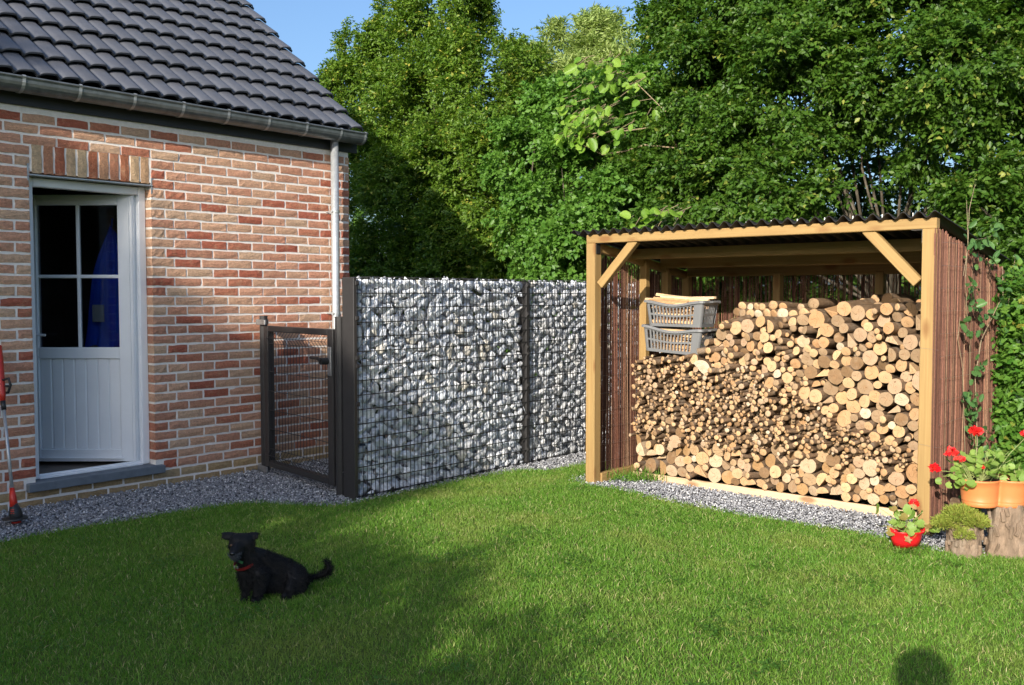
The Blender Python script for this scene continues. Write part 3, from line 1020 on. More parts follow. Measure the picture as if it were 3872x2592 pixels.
for (ya, yb) in ((4.715, 6.64), (6.70, 8.97)):
    m = MB()
    for xx in (GF+0.006, GB-0.006):
        y = ya
        while y < yb:
            m.tube([(xx, y, 0.0), (xx, y, 1.622)], 0.0028, 4, False)
            y += 0.0402
    for i in range(16):
        z = 0.02+0.1065*i
        for xx in (GF+0.0115, GB-0.0115):
            m.tube([(xx, ya-0.01, z), (xx, yb+0.01, z)], 0.0048, 4, False)
    y = ya+0.1
    while y < yb:
        m.tube([(GF+0.012, y, 1.59), (GF+0.01, y, 1.63), (GB-0.01, y, 1.63), (GB-0.012, y, 1.59)], 0.0035, 4)
        m.tube([(GF+0.012, y, 1.60), (GF+0.008, y+0.01, 1.634), (GF+0.008, y+0.11, 1.634), (GF+0.012, y+0.12, 1.60)], 0.003, 4)
        y += 0.24
    m.build('wire_cage', 'black_plastic', gab, AL)
def rock(seed):
    r = random.Random(seed)
    bm = bmesh.new()
    for _ in range(11):
        v = Vector((r.gauss(0, 1), r.gauss(0, 1), r.gauss(0, 1))).normalized()*r.uniform(0.82, 1.12)
        bm.verts.new((v.x*0.8, v.y, v.z))
    bmesh.ops.convex_hull(bm, input=list(bm.verts))
    for v in [v for v in bm.verts if not v.link_faces]: bm.verts.remove(v)
    bmesh.ops.bevel(bm, geom=list(bm.edges), offset=0.09, segments=1, affect='EDGES') if seed % 2 else None
    bmesh.ops.triangulate(bm, faces=list(bm.faces))
    bm.verts.index_update()
    me = bpy.data.meshes.new('stone'); bm.to_mesh(me); bm.free()
    me.materials.append(MT['stone'])
    return me
ROCK = [rock(i) for i in range(14)]
ROCKA = []
for me in ROCK:
    ROCKA.append((np.array([v.co[:] for v in me.vertices]), np.array([p.vertices[:] for p in me.polygons])))
STP = [(0.72, 0.76, 0.81), (0.79, 0.81, 0.84), (0.64, 0.68, 0.74), (0.84, 0.85, 0.87), (0.74, 0.77, 0.82), (0.82, 0.83, 0.84), (0.58, 0.62, 0.68)]*3+[(0.74, 0.70, 0.62)]
def relax(x, z, r, box, steps=160, pull=0.0):
    for it in range(steps):
        dx = x[:, None]-x[None]; dz = z[:, None]-z[None]
        d = np.sqrt(dx*dx+dz*dz)+1e-9
        ov = np.maximum(0, (r[:, None]+r[None])-d); np.fill_diagonal(ov, 0)
        w = (r[None]**2/(r[:, None]**2+r[None]**2))
        x += (ov*w*dx/d).sum(1)*0.55; z += (ov*w*dz/d).sum(1)*0.55-pull
        x = np.clip(x, box[0]+r*0.85, box[1]-r*0.85); z = np.clip(z, box[2]+r*0.8, box[3]-r*1.12)
    return x, z
stones = []
for layer, xc in ((0, GF-0.048), (1, GF-0.105)):
    for (ya, yb) in ((4.706, 6.643), (6.692, 7.95), (7.95, 8.97)):
        if layer and ya > 7: continue
        A = (yb-ya)*1.635
        rr_ = []
        while sum(math.pi*q*q for q in rr_) < A*0.97:
            rr_.append(min(0.064, max(0.024, random.gauss(0.043, 0.0105))))
        rr_ = np.array(rr_)
        y_, z_ = relax(RNG.uniform(ya, yb, len(rr_)), RNG.uniform(0, 1.63, len(rr_)), rr_, (ya, yb, -0.01, 1.635))
        for y, z, q in zip(y_, z_, rr_):
            as_ = random.uniform(0.85, 1.18)
            sc = (q*random.uniform(0.9, 1.15), q*1.24*as_, q*1.24/as_)
            stones.append((layer, xc+0.048-sc[0]*0.84-random.uniform(0.0, 0.012), y, z, sc))
vis = [s for s in stones if s[0] == 0]
vis.sort(key=lambda s: s[2] if s[2] < 7.75 else 99)
rest = [s for s in stones if s[0] != 0]
for s in vis[:300]:
    ob('stone', random.choice(ROCK), gab, Vector(s[1:4])-Vector(gab.location), (random.gauss(0, 0.5), random.uniform(-0.3, 0.3), random.uniform(-0.3, 0.3)), s[4], color=pick(STP, 0.12))
VV, FF, CC, base_i = [], [], [], 0
for s in vis[300:]+rest:
    v, f = random.choice(ROCKA)
    R = np.array(Euler((random.uniform(-0.6, 0.6), random.uniform(-0.25, 0.25), random.uniform(-0.25, 0.25))).to_matrix())
    VV.append((v*np.array(s[4]))@R.T+np.array(s[1:4])); FF.append(f+base_i); base_i += len(v)
    CC.append(np.tile(np.array(pick(STP, 0.15)), (len(v), 1)))
o = ob('stone', np_mesh('stone', np.vstack(VV), np.vstack(FF), None, np.vstack(CC)), gab, AL, mats=['stone_attr'])
o['kind'] = 'stuff'

# ================================================================== WOOD SHED
SX, SY0, SYAW = -4.5492, 6.3083, -0.0208
SHW = 2.672
SLOPE = 0.155
shed = thing('wood_shed', 'open fronted timber wood shed with willow screen sides and black corrugated roof', 'shed', (SX, SY0, 0), SYAW)
SM = Matrix.Translation((SX, SY0, 0)) @ Matrix.Rotation(SYAW, 4, 'Z')
def sp(x, y, z):
    return SM @ Vector((x, y, z))
SD = 1.42                    # depth of the frame
PW = 0.086
def topz(y): return 1.972-SLOPE*y
FX = Vector((0, 1, 0))
beam('post', (PW/2, PW/2, -0.1), (PW/2, PW/2, 1.905), PW, PW, shed)
beam('post', (SHW-PW/2, PW/2, -0.1), (SHW-PW/2, PW/2, 1.905), PW, PW, shed)
beam('front_beam', (0, 0.03, 1.938), (SHW, 0.03, 1.938), 0.066, 0.06, shed, side=(0, 1, 0))
for y in (0.74, 1.08, SD):
    for x in (0.06, SHW-0.05):
        beam('post', (x, y, -0.05), (x, y, topz(y)-0.07), 0.068, 0.06, shed)
for x in (0.94, 1.80):
    beam('post', (x, SD, -0.05), (x, SD, topz(SD)-0.07), 0.066, 0.066, shed)
for x in (0.05, SHW-0.05):
    beam('top_rail', (x, 0.062, topz(0.06)-0.085), (x, SD+0.03, topz(SD)-0.085), 0.045, 0.07, shed, side=(0, 0, 1))
for y in (0.56, 0.98, SD):
    beam('purlin', (0.075, y, topz(y)-0.05), (SHW-0.075, y, topz(y)-0.05), 0.05, 0.085, shed, side=(0, 0, 1))
beam('bottom_plate', (0.075, PW, 0.035), (0.075, SD, 0.035), 0.05, 0.075, shed, side=(0, 0, 1))
beam('brace', (0.115, 0.043, 1.575), (0.445, 0.043, 1.92), 0.066, 0.055, shed, side=(0, 1, 0))
beam('brace', (SHW-0.115, 0.043, 1.575), (SHW-0.445, 0.043, 1.92), 0.066, 0.055, shed, side=(0, 1, 0))
m = MB()
m.bbox((PW+0.001, 0.012, 1.82), (PW+0.005, 0.068, 1.904), 0.001); m.bbox((PW, 0.012, 1.9), (PW+0.07, 0.068, 1.904), 0.001)
for i in range(3): m.tube([(PW+0.004, 0.025+i*0.014, 1.83), (PW+0.008, 0.025+i*0.014, 1.83)], 0.004, 6)
m.build('corner_bracket', 'black_plastic', shed)
m = MB()
m.bbox((SHW-PW-0.005, 0.012, 1.82), (SHW-PW-0.001, 0.068, 1.904), 0.001); m.bbox((SHW-PW-0.07, 0.012, 1.9), (SHW-PW, 0.068, 1.904), 0.001)
m.build('corner_bracket', 'silver', shed)
# corrugated sheets
def sheet(x0, x1, lift):
    pit, amp = 0.0953, 0.019
    nx = int((x1-x0)/pit*10)
    ys = np.linspace(-0.045, SD+0.13, 5)
    vs, fs = [], []
    for t in (0, 1):
        for y in ys:
            for i in range(nx+1):
                x = x0+(x1-x0)*i/nx
                sag = random.uniform(-0.0015, 0.0015)
                vs.append((x, y, topz(y)+0.016+amp*math.sin(2*math.pi*x/pit+1.2)+lift-0.005*t+sag*0.5))
    k = len(ys)*(nx+1)
    for j in range(len(ys)-1):
        for i in range(nx):
            a = j*(nx+1)+i
            fs.append((a, a+1, a+nx+2, a+nx+1)); fs.append((k+a, k+a+nx+1, k+a+nx+2, k+a+1))
    for i in range(nx):
        fs.append((i, k+i, k+i+1, i+1))
        a = (len(ys)-1)*(nx+1)+i
        fs.append((a, a+1, k+a+1, k+a))
    for j in range(len(ys)-1):
        for i in (0, nx):
            a = j*(nx+1)+i
            f = (a, a+nx+1, k+a+nx+1, k+a); fs.append(f if i == 0 else f[::-1])
    mb = MB(); mb.add(vs, fs)
    return mb.build('roof_sheet', 'onduline', shed, smooth=False)
sheet(-0.115, 0.88, 0.0); sheet(0.80, 1.78, 0.0055); sheet(1.70, SHW+0.02, 0.0)
m = MB()
x = 0.04
while x < SHW:
    for y in (0.03, 0.56, 0.98):
        m.tube([(x, y, topz(y)+0.02), (x, y, topz(y)+0.043)], 0.004, 5)
    x += 0.0953*2
m.build('roof_nail', 'silver', shed, kind='stuff')
# willow rod screens
REEDC = [(0.125, 0.052, 0.033), (0.18, 0.076, 0.047), (0.225, 0.108, 0.066), (0.14, 0.062, 0.042), (0.29, 0.17, 0.105), (0.08, 0.034, 0.023), (0.195, 0.088, 0.06)]
def rods(p0, p1, ztop, zbot=0.01, layers=2, gap=0.0105, thick=(0.0030, 0.0055), out=(0, 0), miss=0.05):
    m = MB()
    d = Vector((p1[0]-p0[0], p1[1]-p0[1], 0)); L = d.length; d.normalize()
    nrm_ = Vector((-d.y, d.x, 0))
    for la in range(layers):
        s = random.uniform(0, gap)
        while s < L:
            if random.random() > miss:
                r = random.uniform(*thick)
                o = nrm_*(la*0.008+random.uniform(-0.002, 0.002))
                b = Vector((p0[0], p0[1], 0))+d*s+o
                t = s/L
                zt = ztop(t)+random.uniform(-0.045, 0.015)
                l1, l2 = random.gauss(0, 0.012), random.gauss(0, 0.010)
                m.c = pick(REEDC, 0.3)
                m.tube([b+Vector((0, 0, zbot+random.uniform(0, 0.03))), b+d*l1+nrm_*random.uniform(-.003, .003)+Vector((0, 0, zt*0.45)), b+d*(l1+l2)+Vector((0, 0, zt))], [r, r*0.95, r*0.8], 4)
            s += gap*random.uniform(0.6, 1.35)
    return m
m = rods((-0.004, 0.02), (-0.004, SD+0.05), lambda t: 1.87-SLOPE*SD*t, miss=0.13, gap=0.0125)
m.build('willow_screen', 'reed', shed, kind='stuff')
m = rods((SHW+0.012, -0.005), (SHW+0.012, SD+0.06), lambda t: 1.905-SLOPE*SD*1.05*t, layers=4, gap=0.0125, thick=(0.0025, 0.0058), miss=0.05)
m.build('willow_screen', 'reed', shed, kind='stuff')
m = rods((0.0, SD+0.045), (SHW, SD+0.045), lambda t: 1.70, layers=2, gap=0.0125, miss=0.2)
m.build('willow_screen', 'reed', shed, kind='stuff')
m = MB()
for i in range(13):
    z = 0.14+0.14*i
    yend = min(SD+0.06, (1.9-z)/SLOPE if z > 1.68 else 9)
    for x in (0.010, -0.012, SHW+0.0, SHW+0.036):
        m.tube([(x, 0.0+0.02*(x < 0.1)*1, z), (x, yend, z+random.uniform(-0.012, 0.012))], 0.0009, 4)
for z in (0.56, 1.16):
    m.tube([(SHW-PW-0.002, -0.001, z+0.012), (SHW+0.03, -0.002, z)], 0.0009, 4)
m.build('binding_wire', 'wire', shed, kind='stuff')
beam('base_plank', (0.16, 0.445, 0.0), (SHW-0.02, 0.415, 0.0), 0.024, 0.10, shed, 'wood_pale', side=(0, 0, 1), bev=0.003)

# ------------------------------------------------------------------ FIREWOOD
PXS = [0.19, 0.24, 0.80, 0.86, 0.95, 1.10, 1.35, 1.50, 1.70, 1.90, 2.10, 2.35, 2.60]
PZS = [1.035, 1.04, 1.05, 1.20, 1.31, 1.335, 1.36, 1.365, 1.39, 1.45, 1.42, 1.43, 1.42]
ZB = 0.055
def zone(x, z):
    """mean radius of the wood stacked at that spot of the face"""
    low = np.interp(x, [0.2, 0.6, 1.1, 1.5, 1.9, 2.3, 2.6], [0.40, 0.36, 0.345, 0.36, 0.37, 0.36, 0.38])
    dia = np.interp(x, [0.2, 0.8, 1.1, 1.3, 1.55, 1.75, 1.95, 2.25, 2.6], [1.3, 1.10, 1.04, 0.97, 0.88, 0.78, 0.66, 0.50, 0.36])
    r = np.where(z < low, 0.038, np.where(z < dia, 0.0145, 0.0375))
    mid = (x > 0.85) & (x < 1.62) & (z > dia) & (z < 1.27)
    return np.where(mid, 0.027, r)
def pack():
    xs, zs, rs = [], [], []
    area = float(np.sum((np.array(PZS)[1:]+np.array(PZS)[:-1]-2*ZB)*0.5*np.diff(PXS)))
    tot = 0.0
    cnt = {}
    # fill zone by zone so that each gets its share
    gx = RNG.uniform(0.19, 2.60, 60000); gz = RNG.uniform(ZB, 1.5, 60000)
    okk = gz < np.interp(gx, PXS, PZS)
    gx, gz = gx[okk], gz[okk]
    zr = zone(gx, gz)
    for key in (0.038, 0.0375, 0.027, 0.0145):
        sel = np.where(np.abs(zr-key) < 1e-6)[0]
        A = area*len(sel)/len(gx)
        t = 0; i = 0
        while t < A*(0.97 if key > 0.02 else 0.84) and i < len(sel):
            k = sel[i]; i += 1
            if key > 0.035: r = np.clip(RNG.normal(key, 0.0125), 0.020, 0.070)
            elif key > 0.02: r = np.clip(RNG.normal(key, 0.009), 0.016, 0.052)
            else: r = np.clip(RNG.lognormal(math.log(key), 0.28), 0.009, 0.030)
            xs.append(gx[k]); zs.append(gz[k]); rs.append(r); t += math.pi*r*r*1.08
    x, z, r = np.array(xs), np.array(zs), np.array(rs)
    for it in range(220):
        dx = x[:, None]-x[None]; dz = z[:, None]-z[None]
        d = np.sqrt(dx*dx+dz*dz)+1e-9
        ov = np.maximum(0, (r[:, None]+r[None])*1.0-d); np.fill_diagonal(ov, 0)
        wgt = (r[None]**2/(r[:, None]**2+r[None]**2))
        x += (ov*wgt*dx/d).sum(1)*0.55; z += (ov*wgt*dz/d).sum(1)*0.55-0.0003
        x = np.clip(x, 0.165+r, 2.615-r*0.6); z = np.maximum(z, ZB+r*0.92)
        z = np.minimum(z, np.interp(x, PXS, PZS)-r*0.5+0.02)
    dx = x[:, None]-x[None]; dz = z[:, None]-z[None]
    d = np.sqrt(dx*dx+dz*dz); np.fill_diagonal(d, 9)
    for _ in range(3):
        lim = (d*(r[:, None]/(r[:, None]+r[None]))).min(1)
        r = np.where(r > lim*1.10, lim*1.10, r)
        room = (d-r[None]).min(1)
        r = np.where(room > r, np.minimum(room, r*1.06), r)
    return x, z, np.maximum(r, 0.007)
LX, LZ, LR = pack()
LOGP = [(0.52, 0.33, 0.175)]*6+[(0.55, 0.37, 0.205)]*5+[(0.47, 0.28, 0.14)]*3+[(0.44, 0.31, 0.20)]*3+[(0.34, 0.24, 0.145)]*3+[(0.22, 0.14, 0.075)]*2+[(0.58, 0.47, 0.34)]
def log_arrays(seed, shape):
    """unit log: radius 1 about the Y axis, front end at y=0; returns verts, faces(list), ring attr, mats"""
    r = random.Random(seed)
    n = 14 if shape != 'twig' else 8
    L = 1.0
    amps = [(k, r.uniform(0.0, 0.075)/k**0.5, r.uniform(0, 6.28)) for k in (2, 3, 4, 5)]
    def rad(a):
        q = 1+sum(am*math.cos(k*a+ph) for k, am, ph in amps)
        return q
    out = []
    if shape in ('round', 'twig'):
        out = [(rad(2*math.pi*k/n)*math.cos(2*math.pi*k/n), rad(2*math.pi*k/n)*math.sin(2*math.pi*k/n)) for k in range(n)]
    elif shape == 'half':
        a0 = r.uniform(0, 6.28)
        for k in range(10):
            a = a0+math.pi*1.02*k/9
            out.append((1.12*math.cos(a), 1.12*math.sin(a)))
        out.append((0.12*math.cos(a0+4.6), 0.12*math.sin(a0+4.6)))
        cx, cz = sum(p[0] for p in out)/len(out), sum(p[1] for p in out)/len(out)
        out = [(p[0]-cx*0.6, p[1]-cz*0.6) for p in out]
    else:                                   # wedge
        a0 = r.uniform(0, 6.28)
        out = [(-1.0*math.cos(a0), -1.0*math.sin(a0))]
        for k in range(8):
            a = a0-0.62+1.24*k/7
            out.append((1.05*math.cos(a)*1.05, 1.05*math.sin(a)*1.05))
    n = len(out)
    ex, ez = r.uniform(-0.10, 0.10), r.uniform(-0.10, 0.10)
    vs, ring = [], []
    def attr(x, z):
        return (min(1.0, math.hypot(x, z)), (math.atan2(z, x)/(2*math.pi)) % 1.0, 0)
    # rim, second ring, back ring, and cap centre
    px, pz = r.uniform(-0.12, 0.12), r.uniform(-0.12, 0.12)
    q_ = 0.045 if shape == 'twig' else 0.11
    ty = r.uniform(-0.35, 0.35)*q_; tz = r.uniform(-0.35, 0.35)*q_
    for (x, z) in out: vs.append((x, 0.012+(x*ty+z*tz), z))
    for (x, z) in out: vs.append((x*1.01, 0.10+(x*ty+z*tz)*0.7, z*1.01))
    for (x, z) in out: vs.append((x*0.97+ex, 1.0, z*0.97+ez))
    for (x, z) in out: vs.append((x, 0.0+(x*ty+z*tz), z))          # separate rim for the sawn end
    for (x, z) in out: vs.append(((x-px)*0.5+px, -0.004+(x*ty+z*tz)*0.5, (z-pz)*0.5+pz))
    vs.append((px, -0.005, pz))
    ring = [attr(p[0], p[2]) for p in vs]
    fs, mi = [], []
    for k in range(n):
        j = (k+1) % n
        flat = shape != 'round' and shape != 'twig' and (k == n-1 or j == n-1 or (shape == 'wedge' and (k == 0 or j == 0)))
        fs.append((k, j, n+j, n+k)); mi.append(1 if not flat else 0)
        fs.append((n+k, n+j, 2*n+j, 2*n+k)); mi.append(1 if not flat else 0)
        fs.append((3*n+k, 4*n+k, 4*n+j, 3*n+j)); mi.append(0)
        fs.append((4*n+k, 5*n, 4*n+j)); mi.append(0)
        fs.append((k, 3*n+k, 3*n+j, j)); mi.append(1)
    return vs, fs, ring, mi
def log_mesh(seed, shape):
    vs, fs, ring, mi = log_arrays(seed, shape)
    mb = MB(); mb.add(vs, fs)
    me = mb.mesh('log')
    me.polygons.foreach_set('material_index', mi)
    me.polygons.foreach_set('use_smooth', [bool(k) for k in mi])
    a = me.color_attributes.new('ring', 'FLOAT_COLOR', 'POINT')
    a.data.foreach_set('color', np.array([(*q, 1) for q in ring], dtype=np.float32).ravel())
    me.materials.append(MT['log_end']); me.materials.append(MT['bark'])
    return me
LOGM = {'round': [log_mesh(s, 'round') for s in range(12)], 'half': [log_mesh(40+s, 'half') for s in range(8)], 'wedge': [log_mesh(60+s, 'wedge') for s in range(6)], 'twig': [log_mesh(80+s, 'twig') for s in range(4)]}
idx = np.argsort(-LR)
big = list(idx[:292])
LAYERS = ['on the base plank', 'second layer above the plank', 'third layer above the plank', 'fourth layer above the plank', 'fifth layer above the plank', 'sixth layer above the plank',
          'seventh layer above the plank', 'eighth layer above the plank', 'ninth layer above the plank', 'tenth layer above the plank', 'eleventh layer above the plank', 'twelfth layer above the plank', 'top layer of the stack', 'crest of the stack', 'crest of the stack']
band = {}
for i in big:
    band.setdefault(int((LZ[i]-0.05)/0.112), []).append(i)
def log_color():
    return pick(LOGP, 0.12)
for b_, lst in band.items():
    lst.sort(key=lambda i: LX[i])
    for q, i in enumerate(lst):
        x, z, r = LX[i], LZ[i], LR[i]
        p = random.random()
        shape = 'round' if r < 0.03 or p < (0.90 if z > 0.4 else 0.72) else ('half' if p < 0.94 else 'wedge')
        colr = log_color()
        if z < 0.36 and random.random() < 0.4: colr = pick([(0.44, 0.31, 0.18), (0.50, 0.38, 0.25), (0.36, 0.22, 0.10)])
        L = random.uniform(0.34, 0.5)
        y = 0.445+random.uniform(-0.035, 0.05)+(0.05 if z > 1.3 else 0)
        o = ob('log', random.choice(LOGM[shape]), None, sp(x, y, z), color=colr)
        rot = Matrix.Rotation(SYAW+random.gauss(0, 0.05 if r > 0.03 else 0.09), 4, 'Z') @ Matrix.Rotation(random.gauss(0, 0.035), 4, 'X')
        o.matrix_basis = Matrix.Translation(sp(x, y, z)) @ rot @ Matrix.Diagonal((r, L, r, 1)) if shape != 'round' else Matrix.Translation(sp(x, y, z)) @ rot @ Matrix.Rotation(0, 4, 'Y') @ Matrix.Diagonal((r, L, r, 1))
        size = 'thick' if r > 0.046 else 'stout' if r > 0.034 else 'slim' if r > 0.024 else 'thin'
        tone = 'weathered brown' if colr[0] < 0.45 else 'orange tan' if colr[0] < 0.57 and colr[2] < 0.24 else 'creamy' if colr[2] > 0.36 else 'pale tan'
        kind_ = 'round' if shape == 'round' else 'split'
        tag(o, f'{size} {tone} {kind_} log, {ORD[q]} from the left, {LAYERS[min(b_, 14)]}', 'log', 'firewood logs stacked in the shed')
# the thin branches that are too many to count, and a second row behind
tv, tf, tm, tr_, tc = [], [], [], [], []
TW = [log_arrays(80+s, 'twig') for s in range(6)]
RW = [log_arrays(s, 'round') for s in range(5)]
kb = 0
def add_joined(src, M_, colr):
    global kb
    vs, fs, ring, mi = src
    for v in vs: tv.append((M_ @ Vector(v))[:])
    for f, k in zip(fs, mi):
        f = [q+kb for q in f]
        if len(f) == 4:
            tf.append((f[0], f[1], f[2])); tf.append((f[0], f[2], f[3])); tm.extend([k, k])
        else:
            tf.append(tuple(f)); tm.append(k)
    tr_.extend(ring); tc.extend([colr]*len(vs)); kb += len(vs)
def twig_at(x, y, z, r, src, col, tilt):
    M_ = Matrix.Translation(sp(x, y, z)) @ Matrix.Rotation(SYAW+random.gauss(0, tilt), 4, 'Z') @ Matrix.Rotation(random.gauss(0, tilt*0.5), 4, 'X') @ Matrix.Diagonal((r, random.uniform(0.3, 0.45), r, 1))
    add_joined(src, M_, col)
for i in idx[292:]:
    twig_at(LX[i], 0.45+random.uniform(-0.105, 0.06), LZ[i], LR[i]*1.02, random.choice(TW), pick(LOGP, 0.15), 0.17)
for i in idx[292:]:          # more branch ends just behind, filling the dark gaps
    if random.random() < 0.8:
        twig_at(LX[i]+random.uniform(-0.02, 0.02), 0.50+random.uniform(0.0, 0.06), LZ[i]+random.uniform(-0.02, 0.02), LR[i], random.choice(TW), pick(LOGP, 0.15), 0.12)
x = 0.80
while x < 2.56:              # logs of the row behind, seen over the crest
    r = random.uniform(0.032, 0.052)
    x += r
    z0 = max(1.345, np.interp(x, PXS, PZS)-0.05)
    twig_at(x, random.uniform(0.84, 0.92), z0+random.uniform(-0.012, 0.02), r, random.choice(RW), pick(LOGP, 0.12), 0.04)
    if random.random() < 0.75:
        twig_at(x+r*0.9, random.uniform(0.88, 0.96), z0+r*1.75, r*0.9, random.choice(RW), pick(LOGP, 0.12), 0.04)
    twig_at(x, random.uniform(0.84, 0.9), z0-r*1.9, r*0.95, random.choice(RW), pick(LOGP, 0.12), 0.04)
    x += r*0.95
me = np_mesh('branches', np.array(tv), np.array(tf), None, np.array(tc), np.array(tm))
a = me.color_attributes.new('ring', 'FLOAT_COLOR', 'POINT')
a.data.foreach_set('color', np.array([(*q, 1) for q in tr_], dtype=np.float32).ravel())
tag(ob('branches', me, mats=['log_end_attr', 'bark']), kind='stuff')
# two crooked branches that lie across the stack above the thin wood
def long_branch(pts, r, label):
    P = [sp(*p) for p in pts]
    me_b = MB(); me_b.tube(P, [r, r, r*0.95, r*0.9][:len(P)], 10, True)
    me = me_b.mesh('log')
    mi = [1]*(len(me.polygons)-2)+[0, 0]
    me.polygons.foreach_set('material_index', mi)
    me.polygons.foreach_set('use_smooth', [bool(k) for k in mi])
    a = me.color_attributes.new('ring', 'FLOAT_COLOR', 'POINT')
    vals = []
    for k in range(len(me.vertices)):
        an = (k % 10)/10
        vals.append((0.9, an, 0, 1))
    a.data.foreach_set('color', np.array(vals, dtype=np.float32).ravel())
    me.materials.append(MT['log_end']); me.materials.append(MT['bark'])
    o = ob('log', me, color=(0.66, 0.52, 0.38))
    tag(o, label, 'log', 'firewood logs stacked in the shed')
long_branch([(0.775, 0.40, 1.062), (0.85, 0.46, 1.075), (0.95, 0.56, 1.11), (1.06, 0.68, 1.16)], 0.0245, 'bark covered bent branch beside the lower basket, end nearest the basket')
long_branch([(0.865, 0.385, 1.065), (0.95, 0.44, 1.085), (1.05, 0.54, 1.125), (1.16, 0.66, 1.18)], 0.019, 'slimmer bark covered bent branch lying just right of the thicker bent branch')

# ------------------------------------------------------------------ BASKETS WITH KINDLING
def make_basket(label, loc, rotz, tilt, wv):
    t = thing('laundry_basket', label, 'basket', sp(*loc), 0, 'grey plastic baskets of kindling on the log stack')
    t.rotation_euler = (0, tilt, SYAW+rotz)
    w0, w1, d0, d1, h = 0.235, 0.262, 0.125, 0.142, 0.185     # half sizes at foot and rim
    def wall(u, z):          # u in 0..4 round the four sides, z 0..1 -> point
        a, b = w0+(w1-w0)*z, d0+(d1-d0)*z
        cr = 0.030
        # rounded rectangle
        seg = u % 4
        k = int(seg); f = seg-k
        crn = [(-a, -b), (a, -b), (a, b), (-a, b)]
        p, q = crn[k], crn[(k+1) % 4]
        L = math.hypot(q[0]-p[0], q[1]-p[1])
        e = cr/L
        def lin(f): return (p[0]+(q[0]-p[0])*f, p[1]+(q[1]-p[1])*f)
        x, y = lin(min(max(f, e), 1-e))
        if f < e or f > 1-e:
            g = (e-f)/e if f < e else (f-1+e)/e
            nx, ny = ((0, -1), (1, 0), (0, 1), (-1, 0))[k]
            ang = g*math.pi/4
            tx, ty = (q[0]-p[0])/L, (q[1]-p[1])/L
            sg = -1 if f < e else 1
            x += sg*tx*cr*math.sin(ang); y += sg*ty*cr*math.sin(ang)
            x -= nx*cr*(1-math.cos(ang)); y -= ny*cr*(1-math.cos(ang))
        return x, y
    def top(u):              # wavy rim
        f = u % 1
        return wv*(0.016*math.cos(2*math.pi*(f-0.0))) if int(u) % 2 == 0 else wv*0.016
    m = MB()
    th = 0.004
    def patch(u0, u1, z0, z1, nu=2):
        vs = []
        for zz in (z0, z1):
            for k in range(nu+1):
                u = u0+(u1-u0)*k/nu
                x, y = wall(u, zz)
                zoff = top(u)*zz
                vs.append((x, y, zz*h+zoff))
        for zz in (z0, z1):
            for k in range(nu+1):
                u = u0+(u1-u0)*k/nu
                x, y = wall(u, zz)
                s = 1-th/0.13
                vs.append((x*(1-th/0.24), y*s, zz*h+top(u)*zz))
        n = nu+1
        fs = []
        for k in range(nu):
            fs.append((k, k+1, n+k+1, n+k)); fs.append((2*n+k+1, 2*n+k, 3*n+k, 3*n+k+1))
            fs.append((n+k, n+k+1, 3*n+k+1, 3*n+k)); fs.append((k+1, k, 2*n+k, 2*n+k+1))
        fs.append((n-1, 2*n-1, 4*n-1, 3*n-1)); fs.append((0, 2*n, 3*n, n))
        m.add(vs, fs)
    patch(0, 4, 0.0, 0.13, 64); patch(0, 4, 0.46, 0.54, 64); patch(0, 4, 0.88, 1.0, 64)
    for side in range(4):
        ns = 14 if side % 2 == 0 else 8
        e = 0.07 if side % 2 == 0 else 0.14
        patch(side-e if side else 4-e, (side if side else 4)+e, 0.12, 0.89, 6)
        for i in range(ns+1):
            c = e+(1-2*e)*i/ns
            wq = 0.0115 if side % 2 == 0 else 0.022
            if 0 < i < ns:
                patch(side+c-wq, side+c+wq, 0.12, 0.47); patch(side+c-wq, side+c+wq, 0.53, 0.89)
    m.box((-w0+0.01, -d0+0.01, 0.0), (w0-0.01, d0-0.01, 0.006))
    m.build('basket_body', 'basket', t)
    m = MB()
    pts = []
    vs, fs = [], []
    N = 64
    for k in range(N):
        u = 4*k/N
        x, y = wall(u, 1.0)
        zt = h+top(u)
        for (s, dz) in ((1.0, 0.0), (1.055, 0.004), (1.06, -0.008), (0.985, 0.012), (1.03, 0.013)):
            pass
        for (s, dz) in ((0.985, -0.004), (0.985, 0.010), (1.045, 0.010), (1.06, 0.0), (1.06, -0.010), (1.03, -0.004)):
            vs.append((x*s, y*(1+(s-1)*1.7), zt+dz))
    for k in range(N):
        j = (k+1) % N
        for i in range(6):
            i2 = (i+1) % 6
            fs.append((k*6+i, j*6+i, j*6+i2, k*6+i2))
    m.add(vs, fs)
    m.build('rim', 'basket', t)
    m = MB()
    m.tube([(w1*1.02, -0.06, h+0.012), (w1*1.10, -0.03, h+0.014), (w1*1.10, 0.05, h+0.014), (w1*1.02, 0.08, h+0.012)], 0.007, 8)
    m.build('handle', 'basket', t)
    return t
BZ = (1.034, 1.245)
b1 = make_basket('grey slotted plastic basket of kindling, standing on the thin branches under the other basket', (0.480, 0.60, BZ[0]), RAD(4), RAD(3.4), 1.0)
b2 = make_basket('grey slotted plastic basket of kindling heaped above its rim, upper of the two', (0.505, 0.61, BZ[1]), RAD(2), RAD(0.6), 1.0)
KP = [(0.62, 0.42, 0.24), (0.66, 0.48, 0.30), (0.55, 0.34, 0.17), (0.60, 0.38, 0.21), (0.50, 0.30, 0.15)]
